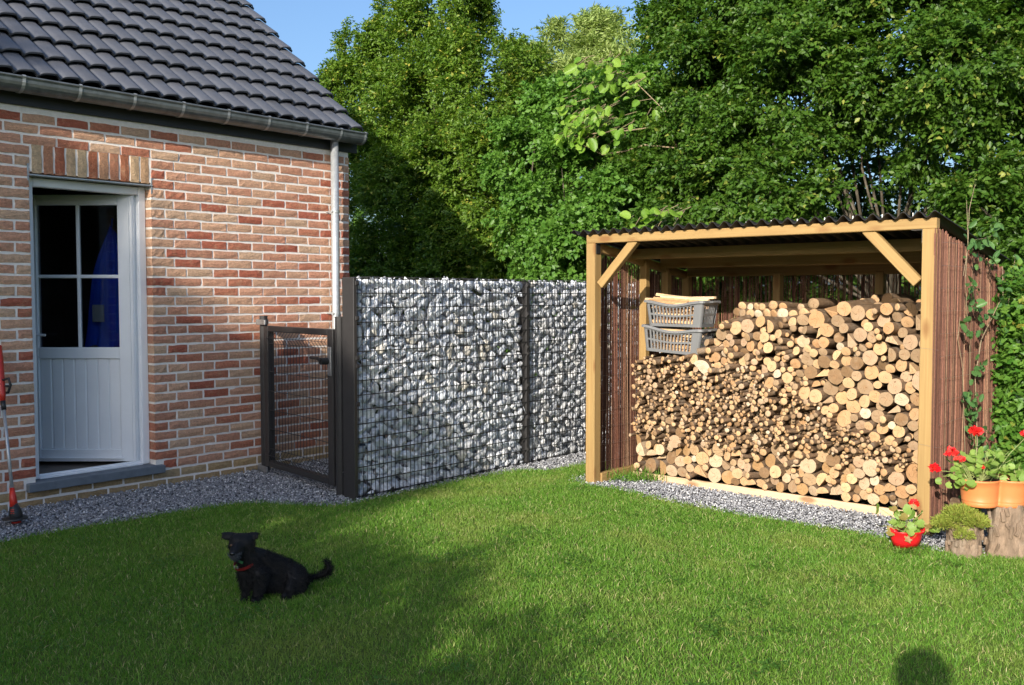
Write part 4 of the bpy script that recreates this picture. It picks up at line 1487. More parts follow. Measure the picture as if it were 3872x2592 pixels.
for bi, (bz, lab) in enumerate(((BZ[0], 'pale split kindling stick packed in the lower grey basket'), (BZ[1], 'pale split kindling stick packed in the upper grey basket'))):
    for k in range(30):
        mb = MB()
        L = random.uniform(0.26, 0.42)
        w, t_ = random.uniform(0.016, 0.034), random.uniform(0.012, 0.026)
        mb.add([(-L/2, -w/2, -t_/2), (L/2, -w/2*0.8, -t_/2), (L/2, w/2*0.7, -t_/2), (-L/2, w/2, -t_/2), (-L/2, -w/2*0.6, t_/2), (L/2, -w/2*0.5, t_/2*0.8), (L/2, w/2*0.7, t_/2), (-L/2, w/2*0.8, t_/2*0.7)],
               [(0, 3, 2, 1), (4, 5, 6, 7), (0, 1, 5, 4), (1, 2, 6, 5), (2, 3, 7, 6), (3, 0, 4, 7)])
        y = 0.60+random.uniform(-0.100, -0.05) if k < 18 else 0.60+random.uniform(0.0, 0.09)
        z = bz+0.022+0.165*((k % 15)/14)+random.uniform(-0.006, 0.006)
        o = mb.build('kindling_stick', 'kindling', None, sp(0.49+random.uniform(-0.02, 0.02)*(1 if L > 0.36 else 2), y, z-0.012*(1-bi)), color=pick(KP, 0.12))
        o.rotation_euler = (random.uniform(-0.5, 0.5), random.gauss(0.05*(1-bi), 0.05), SYAW+random.gauss(0, 0.07))
        tag(o, lab, 'kindling', 'kindling in the grey baskets')
for k, (x, y, z, L, rx, ry) in enumerate(((0.40, 0.56, BZ[1]+0.205, 0.42, 0.2, 0.08), (0.48, 0.60, BZ[1]+0.212, 0.45, -0.3, 0.06), (0.52, 0.63, BZ[1]+0.228, 0.44, 0.4, 0.07), (0.44, 0.66, BZ[1]+0.235, 0.40, 0.1, 0.13), (0.58, 0.66, BZ[1]+0.23, 0.42, 0.0, -0.01), (0.43, 0.52, BZ[1]+0.198, 0.36, 0.5, 0.04))):
    mb = MB()
    w, t_ = 0.045, 0.020
    mb.add([(-L/2, -w/2, -t_/2), (L/2, -w/2*0.8, -t_/2), (L/2, w/2*0.7, -t_/2), (-L/2, w/2, -t_/2), (-L/2, -w/2*0.5, t_/2), (L/2, -w/2*0.5, t_/2*0.8), (L/2, w/2*0.7, t_/2), (-L/2, w/2*0.8, t_/2*0.7)],
           [(0, 3, 2, 1), (4, 5, 6, 7), (0, 1, 5, 4), (1, 2, 6, 5), (2, 3, 7, 6), (3, 0, 4, 7)])
    o = mb.build('kindling_stick', 'kindling', None, sp(x, y, z), color=pick(KP, 0.1))
    o.rotation_euler = (rx, ry, SYAW+random.gauss(0, 0.06))
    tag(o, ('broad pale split stick lowest at the front of the heap on the upper basket', 'long split stick along the middle of the heap on the upper basket', 'split stick on the ridge of the heap on the upper basket',
            'steeply tilted split stick at the back of the heap on the upper basket', 'split stick at the right rear of the heap on the upper basket', 'short split stick against the front rim of the upper basket')[k], 'kindling', 'kindling in the grey baskets')

# ================================================================== PLANTS: helpers
def leaf_disc(name, L, Wd, mat, cup=0.15, n=7, lobes=0.0, notch=0.0):
    """one leaf blade as a shared mesh: base at the origin, tip along +Y, upper side +Z"""
    vs, fs = [(0, L*0.38, -cup*L*0.25)], []
    for k in range(n*2):
        a = -math.pi/2+math.pi*2*k/(n*2)
        q = 1+lobes*math.cos(5*a+0.6)
        x = math.cos(a)*Wd*0.5*q; y = L*0.5+math.sin(a)*L*0.5*q
        if notch and k == 0: y += L*notch
        if not notch and math.sin(a) > 0.8: x *= 0.5
        vs.append((x, y, cup*L*((abs(x)/(Wd*0.5))**2)*0.6-cup*L*0.5*max(0, y/L-0.5)))
    for k in range(n*2):
        fs.append((0, 1+k, 1+(k+1) % (n*2)))
    mb = MB(); mb.add(vs, fs)
    me = mb.mesh(name, True)
    a = me.attributes.new('rnd', 'FLOAT', 'POINT'); a.data.foreach_set('value', [random.random()]*len(vs))
    me.materials.append(MT[mat])
    return me
def leaf_set(name, L, Wd, mat, k=6, **kw):
    return [leaf_disc(name, L*random.uniform(0.85, 1.15), Wd*random.uniform(0.85, 1.15), mat, **kw) for _ in range(k)]
def put_leaf(name, me, parent, p, d, up, s=1.0):
    d = Vector(d).normalized()
    up = Vector(up); up = (up-d*up.dot(d))
    up = up.normalized() if up.length > 1e-4 else d.orthogonal().normalized()
    x = d.cross(up)
    M_ = Matrix.Translation(Vector(p)) @ Matrix((x, d, up)).transposed().to_4x4() @ Matrix.Scale(s, 4)
    o = ob(name, me, parent)
    o.matrix_basis = M_
    return o
def rdir(z0=-0.2, z1=1.0):
    a = random.uniform(0, 6.283); z = random.uniform(z0, z1)
    return Vector((math.cos(a)*math.sqrt(max(0, 1-z*z)), math.sin(a)*math.sqrt(max(0, 1-z*z)), z))
def flower_head(parent, p, r, mat, npet=26, out=0.7):
    n = npet
    P, D, N_ = [], [], []
    for k in range(n):
        d = rdir(-0.35, 1.0)
        P.append(Vector(p)+d*r*0.45*random.uniform(0.5, 1.1)); D.append(rdir(-0.3, 0.8)+d*out); N_.append(d)
    P, D, N_ = [np.array([v[:] for v in q]) for q in (P, D, N_)]
    V, F, rn = leaf_arrays(P, D, N_, np.full(n, r*0.85), np.full(n, r*0.75), RNG.uniform(0, 1, n), 0.1)
    return ob('flower', np_mesh('flower', V, F, {'rnd': rn}), parent, mats=[mat])

# ------------------------------------------------------------------ RED POT
RP = Vector((-1.905, 5.885, 0))
pot = thing('red_pot', 'red oval plastic tub with loop handles standing on the lawn edge', 'pot', RP, math.atan2(0.6445, 0.7646))
m = MB()
el = lambda a: 1.0/math.sqrt((math.cos(a))**2+(math.sin(a)/0.80)**2)
m.lathe([(0.0, 0.004), (0.066, 0.004), (0.070, 0.0), (0.088, 0.06), (0.102, 0.108), (0.1075, 0.110), (0.1075, 0.105), (0.104, 0.099)], 32, (0, 0, 0), el)
m.lathe([(0.099, 0.109), (0.086, 0.06), (0.066, 0.012)], 32, (0, 0, 0), el)
m.lathe([(0.1055, 0.1102), (0.099, 0.1092)], 32, (0, 0, 0), el)
m.build('tub', 'red_plastic', pot, smooth=True)
for sg in (1, -1):
    m = MB()
    pts = [(sg*(0.103*math.cos(a)), 0.082*math.sin(a), 0.107+0.014*(1-(abs(a)/0.72)**2)) for a in np.linspace(-0.72, 0.72, 9)]
    m.tube(pts, 0.0065, 8)
    m.build('handle', 'red_plastic', pot, smooth=True)
m = MB(); m.lathe([(0.0, 0.094), (0.05, 0.092), (0.093, 0.085)], 24, (0, 0, 0), el); m.build('soil', 'soil', pot)
put_leaf('dry_leaf', leaf_disc('dry_leaf', 0.045, 0.035, 'leaf_geranium_red', lobes=0.35), pot, (-0.035, -0.076, 0.088), (0.4, -0.3, -0.5), (-0.2, -1, 0.3))['label'] = 'dry fallen leaf stuck to the red tub'
ger = thing('potted_geranium', 'small geranium with reddened leaves and one red flower in red tub', 'plant', RP+Vector((0, 0, 0.09)))
GLV = leaf_set('leaf', 0.05, 0.058, 'leaf_geranium', 6, cup=0.25, lobes=0.07, notch=0.25)
GLR = leaf_set('leaf', 0.05, 0.058, 'leaf_geranium_red', 3, cup=0.25, lobes=0.07, notch=0.25)
rt = Vector((0.7646, 0.6445, 0)); fw = Vector((-0.6445, 0.7646, 0)); upv = Vector((0, 0, 1))
sm = MB()
def ger_leaves(parent, stems, root, centre, spread, count, zr, lv, sun=Vector((0.2, -0.7, 0.6)), big=1.0):
    for k in range(count):
        c = centre+rt*random.gauss(0, spread[0])+fw*random.gauss(0, spread[1])+upv*random.uniform(*zr)
        if k % 2 == 0:
            mid = root.lerp(c, 0.5)+upv*0.012
            stems.tube([root, mid, c], [0.0022, 0.0018, 0.0014], 5)
        nrm_ = (sun+rdir(-0.4, 0.8)*0.75)
        put_leaf('leaf', random.choice(lv), parent, c, rdir(-0.7, 0.15), nrm_, random.uniform(0.6, 1.15)*big)
ger_leaves(ger, sm, Vector((0, 0, 0)), Vector((0, 0, 0.03)), (0.045, 0.035), 34, (-0.02, 0.09), GLV)
for (dx, dz, red) in ((-0.15, 0.045, 1), (-0.13, 0.02, 1), (-0.165, 0.15, 0), (-0.10, 0.16, 1), (-0.07, 0.155, 0), (0.145, 0.055, 0), (0.115, 0.06, 1), (0.09, 0.13, 0), (0.03, 0.15, 0), (-0.05, 0.11, 1), (0.12, 0.03, 0)):
    c = rt*dx+upv*dz-fw*0.02
    sm.tube([Vector((0, 0, 0)), c*0.55+upv*0.02, c], [0.0024, 0.0019, 0.0014], 5)
    put_leaf('leaf', random.choice(GLR if red else GLV), ger, c, rdir(-0.8, 0.0), Vector((0.2, -0.8, 0.5))+rdir()*0.5, random.uniform(0.8, 1.2))
fp = rt*0.036+upv*0.178-fw*0.02
sm.tube([Vector((0, 0, 0)), fp*0.5+rt*0.01, fp], [0.0024, 0.002, 0.0018], 5)
sm.build('stem', 'stem', ger)
flower_head(ger, fp, 0.03, 'petal', 30)

# ------------------------------------------------------------------ STUMPS
def stump(name, label, c, r, h, seed, lean=(0, 0), flare=1.25):
    rr = random.Random(seed)
    t = thing(name, label, 'tree stump', c)
    ph = [rr.uniform(0, 6.28) for _ in range(8)]
    n, rows_ = 40, 14
    vs, fs = [], []
    for j in range(rows_+1):
        u = j/rows_
        z = -0.02+(h+0.02)*u
        for k in range(n):
            a = 2*math.pi*k/n
            q = 1+0.06*math.cos(2*a+ph[0])+0.05*math.cos(3*a+ph[1])+0.035*math.cos(7*a+ph[2]+2*u)+0.025*math.cos(13*a+ph[3]-3*u)
            q *= (1.04-0.13*u)*(1+(flare-1)*(1-u)**2.2*(0.7+0.6*max(0, math.cos(3*a+ph[4]))))
            q *= 1+rr.uniform(-0.022, 0.022)
            vs.append((r*q*math.cos(a)+lean[0]*u, r*q*math.sin(a)+lean[1]*u, z+0.012*math.cos(a*2+ph[5])*u))
    for j in range(rows_):
        for k in range(n):
            a, b = j*n+k, j*n+(k+1) % n
            fs.append((a, b, b+n, a+n))
    m = MB(); m.add(vs, fs)
    m.build('bark', 'stump_bark', t)
    m = MB(); m.add([vs[rows_*n+k] for k in range(n)]+[(lean[0], lean[1], h)], [(k, (k+1) % n, n) for k in range(n)])
    m.build('sawn_top', 'bark', t)
    # loose bark plates
    m = MB()
    for _ in range(26):
        a = rr.uniform(0, 6.28); z = rr.uniform(0.02, h*0.9)
        u = z/h
        R = r*(1.04+(flare-1)*(1-u)**2.2)
        w, hh = rr.uniform(0.012, 0.03), rr.uniform(0.03, 0.09)
        M_ = Matrix.Translation((R*math.cos(a)+lean[0]*u, R*math.sin(a)+lean[1]*u, z)) @ Matrix.Rotation(a, 4, 'Z') @ Matrix.Rotation(rr.gauss(0, 0.3), 4, 'X') @ Matrix.Rotation(rr.gauss(0.05, 0.08), 4, 'Y')
        m.bbox((-0.012, -w/2, -hh/2), (0.006, w/2, hh/2), 0.005, M_)
    m.build('bark_plate', 'stump_bark', t, kind='stuff')
    return t
stump('tree_stump', 'low mossy tree stump with a green heath plant growing over it', (-1.60, 5.975, 0), 0.088, 0.17, 3, (0, 0), 1.15)
stump('tree_stump', 'taller grey brown tree stump carrying the orange planter', (-1.418, 6.115, 0), 0.092, 0.293, 8, (0.004, 0.0), 1.28)
stump('tree_stump', 'dark stump at the frame edge beyond the one carrying the planter', (-1.265, 6.33, 0), 0.085, 0.235, 21, (0, 0), 1.15)
stump('tree_stump', 'stump half hidden between the willow screen and the orange planter', (-1.66, 6.17, 0), 0.085, 0.262, 31, (0, 0), 1.1)
# heath cushion
def cushion(c, rad, n, L, wd):
    D = nrm(RNG.normal(0, 1, (n, 3))); D[:, 2] = np.abs(D[:, 2])*0.9-0.15
    P = np.array(c)+D*np.array(rad)*RNG.uniform(0.55, 1.05, (n, 1))
    dr = nrm(D*0.8+RNG.normal(0, 0.5, (n, 3))+np.array([0, 0, 0.45]))
    return leaf_arrays(P, dr, nrm(RNG.normal(0, 1, (n, 3))), RNG.uniform(0.6, 1.3, n)*L, RNG.uniform(0.7, 1.3, n)*wd, RNG.uniform(0, 1, n))
heath = thing('heath_plant', 'bushy fine leaved green heath cushion on the low stump', 'plant', (-1.60, 5.93, 0.15))
parts_ = [cushion((-1.61, 5.93, 0.215), (0.10, 0.08, 0.085), 3000, 0.028, 0.005), cushion((-1.69, 5.90, 0.17), (0.07, 0.06, 0.06), 1500, 0.027, 0.005),
          cushion((-1.53, 5.93, 0.19), (0.065, 0.06, 0.075), 1500, 0.027, 0.005), cushion((-1.58, 5.885, 0.12), (0.055, 0.05, 0.06), 900, 0.018, 0.0045)]
V = np.vstack([p[0] for p in parts_]); off = np.cumsum([0]+[len(p[0]) for p in parts_])
F = np.vstack([p[1]+o_ for p, o_ in zip(parts_, off)]); R_ = np.concatenate([p[2] for p in parts_])
ob('foliage', np_mesh('foliage', V, F, {'rnd': R_}), heath, wl(heath), mats=['leaf_heath'])['kind'] = 'stuff'
m = MB()
for _ in range(24):
    d = rdir(0.1, 0.9)
    m.tube([Vector((-1.60, 5.95, 0.15)), Vector((-1.60, 5.94, 0.18))+d*0.04, Vector((-1.61, 5.93, 0.19))+d*0.085], [0.003, 0.002, 0.001], 4)
m.build('twig', 'vine_stem', heath, wl(heath))

# ------------------------------------------------------------------ TERRACOTTA PLANTER
PC = Vector((-1.545, 6.005, 0.285))
plt_ = thing('planter', 'orange terracotta coloured clover shaped planter standing on the tree stumps', 'planter', PC)
lobes_c = [Vector((0, 0, 0)), rt*0.195, rt*0.095+fw*0.165]
cen = (lobes_c[0]+lobes_c[1]+lobes_c[2])/3
A1 = math.atan2((lobes_c[0]-cen).y, (lobes_c[0]-cen).x)
def clover(r, n=96):
    """three joined round bowls: lobes with a shallow waist between them"""
    pts = []
    for k in range(n):
        a = 2*math.pi*k/n
        w = abs(math.cos(1.5*(a-A1)))**0.85
        d = (0.050+0.62*r)*(1-w)+(0.112+r)*w
        pts.append((cen.x+math.cos(a)*d, cen.y+math.sin(a)*d))
    return pts
m = MB()
vs, fs = [], []
prof = [(0.070, 0.0), (0.072, 0.008), (0.075, 0.022), (0.074, 0.0235), (0.076, 0.03), (0.0775, 0.034), (0.0765, 0.0355), (0.083, 0.075), (0.090, 0.112), (0.097, 0.142), (0.102, 0.145), (0.1035, 0.152), (0.101, 0.158), (0.095, 0.157), (0.091, 0.14), (0.088, 0.125)]
NP = 96
for r, z in prof:
    for (x, y) in clover(r, NP): vs.append((x, y, z))
for j in range(len(prof)-1):
    for k in range(NP):
        a, b = j*NP+k, j*NP+(k+1) % NP
        fs.append((a, b, b+NP, a+NP))
vs.append((cen.x, cen.y, 0.0)); fs += [((k+1) % NP, k, len(vs)-1) for k in range(NP)]
m.add(vs, fs)
m.build('bowl', 'terracotta', plt_, smooth=True)
m = MB()
vs = [(x, y, 0.132) for x, y in clover(0.0895, NP)]+[(cen.x, cen.y, 0.142)]
m.add(vs, [(k, (k+1) % NP, NP) for k in range(NP)]); m.build('soil', 'soil', plt_)
gp = thing('red_geranium', 'sprawling geranium with red flower heads planted in the orange planter', 'plant', PC+Vector((0, 0, 0.14)))
sm = MB()
root = Vector((0, 0, 0))
ger_leaves(gp, sm, root+rt*0.02, rt*0.03+fw*0.02+upv*0.05, (0.055, 0.05), 60, (-0.02, 0.13), GLV, big=0.9)
ger_leaves(gp, sm, root+rt*0.10+fw*0.10, rt*0.13+fw*0.10+upv*0.05, (0.07, 0.05), 46, (-0.01, 0.12), GLV, big=0.9)
ger_leaves(gp, sm, root-rt*0.05, -rt*0.10-fw*0.02+upv*0.02, (0.05, 0.04), 30, (-0.05, 0.06), GLV, big=0.9)
ger_leaves(gp, sm, root+rt*0.22, rt*0.24+fw*0.0+upv*0.02, (0.05, 0.04), 22, (-0.02, 0.09), GLV, big=1.15)
for (dx, dz) in ((0.10, 0.155), (0.12, 0.15), (0.17, 0.145), (0.05, 0.17)):
    sm.tube([root+rt*dx*0.9+fw*0.08, root+rt*(dx+0.01)+fw*0.08+upv*dz], [0.003, 0.0024], 5)
for (dx, df, dz, r, mt) in ((-0.260, -0.02, 0.075, 0.034, 'petal'), (-0.160, -0.01, 0.165, 0.036, 'petal'), (-0.112, -0.02, 0.130, 0.030, 'petal_old'), (-0.02, 0.0, 0.278, 0.044, 'petal'), (0.285, 0.02, 0.265, 0.034, 'petal'), (0.005, -0.02, 0.083, 0.026, 'petal'), (-0.135, -0.03, 0.138, 0.02, 'petal_old')):
    p = rt*dx+fw*df+upv*dz
    st = root+rt*(dx*0.25)
    sm.tube([st, st.lerp(p, 0.5)+upv*0.02, p-upv*0.008], [0.0028, 0.0022, 0.0018], 5)
    fh = flower_head(gp, p, r, mt, 34)
sm.build('stem', 'stem', gp)

# ------------------------------------------------------------------ CLIMBER ON THE WILLOW SCREEN
vine = thing('climbing_honeysuckle', 'climbing honeysuckle with oval leaves twining up the right willow screen', 'climber', sp(SHW+0.06, 0.5, 0.0))
VO = Vector(vine.location)
sm = MB()
VLV = leaf_set('leaf', 0.062, 0.032, 'leaf_vine', 8, cup=0.2)
def vp(y, z, o=0.05): return sp(SHW+o, y, z)-VO
def stemline(pts, r):
    P = [vp(y, z, 0.045+random.uniform(-0.008, 0.025)) for y, z in pts]
    sm.tube(P, [r]*(len(P)-1)+[r*0.5], 5)
    return P
stemline([(0.62, 0.0), (0.66, 0.4), (0.60, 0.8), (0.52, 1.15), (0.46, 1.4), (0.40, 1.62), (0.46, 1.85), (0.50, 2.05), (0.60, 2.22)], 0.0022)
stemline([(0.68, 0.0), (0.72, 0.5), (0.70, 0.95), (0.80, 1.2), (1.05, 1.36), (1.22, 1.5), (1.25, 1.7)], 0.0034)
stemline([(0.56, 0.0), (0.52, 0.45), (0.44, 0.85), (0.38, 1.05), (0.30, 1.22), (0.34, 1.36)], 0.0026)
stemline([(0.36, 1.62), (0.40, 1.80), (0.37, 2.0), (0.38, 2.10)], 0.0018)
stemline([(0.60, 1.86), (0.85, 1.88), (1.05, 1.92)], 0.0022)
stemline([(1.20, 1.30), (1.40, 1.42), (1.55, 1.66), (1.62, 1.78)], 0.003)
def cluster(y, z, n, sy, sz, o=(0.03, 0.10)):
    for k in range(int(n*1.15)):
        yy, zz = random.gauss(y, sy), random.gauss(z, sz)
        p = vp(yy, zz, random.uniform(*o))
        out = Vector((0.8, -0.5, 0.35))+rdir(-0.6, 1)*0.8
        d = Vector((random.uniform(-0.2, 0.5), random.gauss(0, 0.8), random.uniform(-0.7, 0.6)))
        put_leaf('leaf', random.choice(VLV), vine, p, d, out, random.uniform(0.7, 1.25))
for a_ in ((0.62, 0.50, 30, 0.07, 0.12), (0.56, 0.72, 16, 0.06, 0.07), (0.45, 0.84, 8, 0.03, 0.04), (0.78, 0.34, 24, 0.10, 0.09), (0.95, 0.50, 14, 0.10, 0.07), (0.68, 1.02, 8, 0.03, 0.03), (0.62, 1.40, 16, 0.08, 0.06),
           (0.50, 1.55, 14, 0.07, 0.05), (0.36, 1.28, 9, 0.03, 0.05), (0.48, 1.84, 14, 0.05, 0.06), (0.72, 1.86, 12, 0.09, 0.05), (0.86, 1.76, 10, 0.08, 0.07), (1.22, 1.46, 18, 0.06, 0.10), (1.15, 1.30, 12, 0.06, 0.07), (1.42, 1.45, 8, 0.05, 0.05), (1.60, 1.72, 7, 0.04, 0.06), (1.0, 1.93, 6, 0.06, 0.03), (0.60, 0.25, 16, 0.10, 0.08)):
    cluster(*a_)
sm.build('stem', 'vine_stem', vine)

# ================================================================== TREES AND HEDGE
SUNV = np.array(SUN_DIR[:])
def sprays(P, Dout, n_leaf, tw_len, L, W_, droop=0.15, flat=0.6, seed_up=0.55):
    """twigs at P growing roughly along Dout, each with alternate leaves; returns leaf arrays"""
    n = len(P)
    tdir = nrm(Dout*0.75+RNG.normal(0, 0.55, (n, 3))*np.array([1, 1, 0.6])+np.array([0, 0, -droop]))
    upn = nrm(np.array([0, 0, seed_up])+Dout*0.45+RNG.normal(0, flat*0.5, (n, 3)))
    side = nrm(np.cross(tdir, upn))
    k = np.arange(n_leaf)
    f = (k+0.5)/n_leaf
    sgn = np.where(k % 2 == 0, 1.0, -1.0)
    p = P[:, None, :]+tdir[:, None, :]*(f[None, :, None]*tw_len)+RNG.normal(0, 0.012, (n, n_leaf, 3))
    p[:, :, 2] -= (f**2)[None, :]*tw_len*0.25
    d = tdir[:, None, :]*0.75+side[:, None, :]*sgn[None, :, None]*0.85+RNG.normal(0, 0.33, (n, n_leaf, 3))+np.array([0, 0, -0.22])
    nn = upn[:, None, :]+RNG.normal(0, flat*0.75, (n, n_leaf, 3))
    tone = np.clip(RNG.uniform(0, 1, (n, 1))*0.55+RNG.uniform(0, 1, (n, n_leaf))*0.5-0.02, 0, 1)
    Lq = L*RNG.uniform(0.65, 1.2, (n, n_leaf))
    return leaf_arrays(p.reshape(-1, 3), d.reshape(-1, 3), nn.reshape(-1, 3), Lq.ravel(), (Lq*W_).ravel(), tone.ravel(), 0.18)

def blob_points(blobs, density, rmin=0.66, rmax=1.12, back=0.35, inner=0.22):
    """points over the outside of a cluster of spheres, thinned where the spheres overlap or face away"""
    Cn = np.array([b[:3] for b in blobs]); Rr = np.array([b[3] for b in blobs])
    PP, DD = [], []
    for c, r in zip(Cn, Rr):
        n = int(density*4*math.pi*r*r)
        d = nrm(RNG.normal(0, 1, (n, 3)))
        lump = 1+0.16*np.sin(d[:, 0]*5+c[0]*3)*np.sin(d[:, 1]*6+c[1])+0.12*np.sin(d[:, 2]*9+c[2]*5)
        p = c+d*(r*RNG.uniform(rmin, rmax, n)*lump)[:, None]
        tocam = nrm(CAM-c)
        facing = d@tocam
        keep = (facing > -0.25) | (RNG.uniform(0, 1, n) < back)
        dist = np.linalg.norm(p[:, None, :]-Cn[None], axis=2)/Rr[None]
        deep = (dist < 0.70).any(1)
        keep &= ~deep | (RNG.uniform(0, 1, n) < inner)
        keep &= p[:, 2] > 0.05
        PP.append(p[keep]); DD.append(d[keep])
    return np.vstack(PP), np.vstack(DD)

def clump_points(blobs, density, rs=0.26, shape=(1.0, 1.0, 0.62), cover=1.0, back=0.3, fill=18, jit=0.12):
    """leafy shoots gathered into clumps with dark gaps between them, plus a thin inner filling"""
    Cn = np.array([b[:3] for b in blobs]); Rr = np.array([b[3] for b in blobs])
    PP, DD = [], []
    sh = np.array(shape)
    for c, r in zip(Cn, Rr):
        n = max(3, int(cover*4*r*r/(rs*rs)))
        d = nrm(RNG.normal(0, 1, (n, 3)))
        q = c+d*(r*RNG.uniform(0.72, 1.05, n))[:, None]
        keep = (d@nrm(CAM-c) > -0.2) | (RNG.uniform(0, 1, n) < back)
        dist = np.linalg.norm(q[:, None, :]-Cn[None], axis=2)/Rr[None]
        keep &= ~(dist < 0.62).any(1)
        for qq, dd in zip(q[keep], d[keep]):
            k = rs*RNG.uniform(0.55, 1.25)
            m_ = max(3, int(density*4*math.pi*k*k*0.6))
            e = nrm(RNG.normal(0, 1, (m_, 3)))
            e = np.where((e@dd < -0.3)[:, None], -e, e)
            PP.append(qq+e*sh*(k*RNG.uniform(0.55, 1.05, m_))[:, None]); DD.append(nrm(e*0.7+dd*0.6))
        n = int(fill*4*math.pi*r*r)
        d = nrm(RNG.normal(0, 1, (n, 3)))
        p = c+d*(r*RNG.uniform(0.35, 0.78, n))[:, None]
        PP.append(p); DD.append(d)
    P, D = np.vstack(PP), np.vstack(DD)
    ok = P[:, 2] > 0.05
    return P[ok], D[ok]

def make_tree(name, label, blobs, mat, base, trunk_r, density, n_leaf, L, Wf, tw=0.24, stems=1, group=None, limbs=True, droop=0.15, part='crown', **kw):
    t = thing(name, label, 'tree' if 'tree' in name else 'shrub', (base[0], base[1], -0.02), 0, group)
    P, D = clump_points(blobs, density, **kw)
    V, F, r = sprays(P, D, n_leaf, tw, L, Wf, droop)
    ob(part, np_mesh(part, V, F, {'rnd': r}), t, wl(t), mats=[mat])
    m = MB()
    top = max(b[2] for b in blobs)
    for sidx in range(stems):
        sx, sy = base[0]+random.gauss(0, 0.16 if stems > 1 else 0.0), base[1]+random.gauss(0, 0.16 if stems > 1 else 0.0)
        hub = Vector((sx, sy, min(1.4, top*0.3)))
        m.tube([(sx, sy, -0.1), (sx+random.gauss(0, 0.02), sy, hub.z*0.5), hub], [trunk_r*1.25, trunk_r, trunk_r*0.9], 9)
        for b in blobs[sidx::stems]:
            q = Vector(b[:3])
            mid = hub.lerp(q, 0.5)+Vector((random.gauss(0, 0.12), random.gauss(0, 0.12), 0.12*(q-hub).length))
            m.tube([hub, mid, q, q+(q-mid).normalized()*b[3]*0.6], [trunk_r*0.55, trunk_r*0.36, trunk_r*0.2, trunk_r*0.06], 6)
    m.build('trunk', 'trunk', t, wl(t), smooth=True)
    return t

B_LEFT = [(-12.72,10.60,4.71,0.33),(-12.53,11.00,4.74,0.60),(-12.31,11.20,5.47,0.52),(-11.58,11.40,5.39,0.79),(-11.10,11.40,6.00,0.66),(-11.99,11.40,6.05,0.40),(-11.46,10.60,4.07,0.76),(-10.41,10.60,3.96,0.85),(-9.70,10.80,4.36,0.71),(-8.93,10.40,3.60,0.67),(-9.50,10.20,3.08,0.74),(-10.77,10.40,2.99,0.80),(-9.46,11.40,4.62,0.46),(-9.33,10.20,2.21,0.68),(-11.08,10.60,2.01,0.82),(-8.29,10.00,2.62,0.52),(-10.70,11.40,6.75,0.62),(-12.31,10.80,3.62,0.65),(-8.14,10.00,1.93,0.52),(-9.2,10.3,1.2,0.8),(-10.6,10.5,1.1,0.9),(-12.0,10.6,1.5,0.9)]
B_WILLOW = [(-10.10,13.00,5.12,0.50),(-9.40,13.00,5.22,0.52),(-8.75,13.00,5.12,0.48),(-10.6,13.00,5.15,0.32),(-9.30,12.40,4.52,0.75),(-8.31,12.40,4.31,0.72),(-9.0,12.6,3.6,0.9),(-10.2,12.6,4.2,0.8)]
B_DOG = [(-7.74,9.60,3.22,0.44),(-7.11,9.40,2.73,0.47),(-7.44,9.40,2.33,0.43),(-6.70,9.20,2.08,0.41),(-6.28,9.20,2.46,0.44),(-7.11,9.40,1.79,0.32),(-6.80,9.60,3.03,0.47),(-6.31,9.60,2.89,0.41),(-7.79,10.20,3.74,0.40),(-7.3,9.6,1.2,0.5),(-6.4,9.3,1.5,0.5),(-6.9,9.9,3.75,0.42),(-6.35,10.0,3.7,0.42)]
B_RIGHT = [(-5.82,10.50,4.78,0.50),(-5.30,10.40,4.68,0.65),(-4.42,10.20,4.48,0.61),(-3.65,10.00,4.21,0.57),(-3.01,10.00,4.10,0.55),(-5.87,10.20,3.95,0.54),(-5.09,9.80,3.76,0.57),(-4.25,9.50,3.69,0.53),(-3.62,9.60,3.60,0.42),(-3.05,9.50,3.48,0.49),(-2.51,9.50,3.52,0.47),(-6.03,10.00,3.26,0.51),(-5.18,9.60,3.09,0.52),(-4.43,9.30,3.07,0.44),(-2.68,9.60,3.05,0.36),(-5.84,9.60,2.61,0.44),(-5.06,9.20,2.48,0.41),(-4.47,9.20,2.58,0.40),(-5.05,9.00,2.11,0.27),(-2.60,9.40,2.51,0.34),(-3.57,9.30,2.40,0.25),(-5.58,9.00,2.04,0.28),(-5.25,10.60,5.55,0.68),(-4.52,10.40,5.29,0.67),(-3.30,10.20,4.92,0.61),(-2.44,10.00,4.48,0.57)]
B_FAR = [(-2.43,10.50,3.93,0.38),(-2.41,10.50,3.09,0.34),(-2.35,10.00,2.50,0.29),(-2.23,10.00,1.96,0.28),(-2.32,9.60,1.95,0.24),(-2.18,10.50,3.27,0.46),(-2.06,10.20,2.29,0.41),(-2.34,9.20,2.20,0.23),(-2.22,9.20,1.71,0.19),(-1.6,10.4,3.2,0.6),(-1.5,10.2,2.2,0.6),(-1.4,10.6,4.2,0.7)]

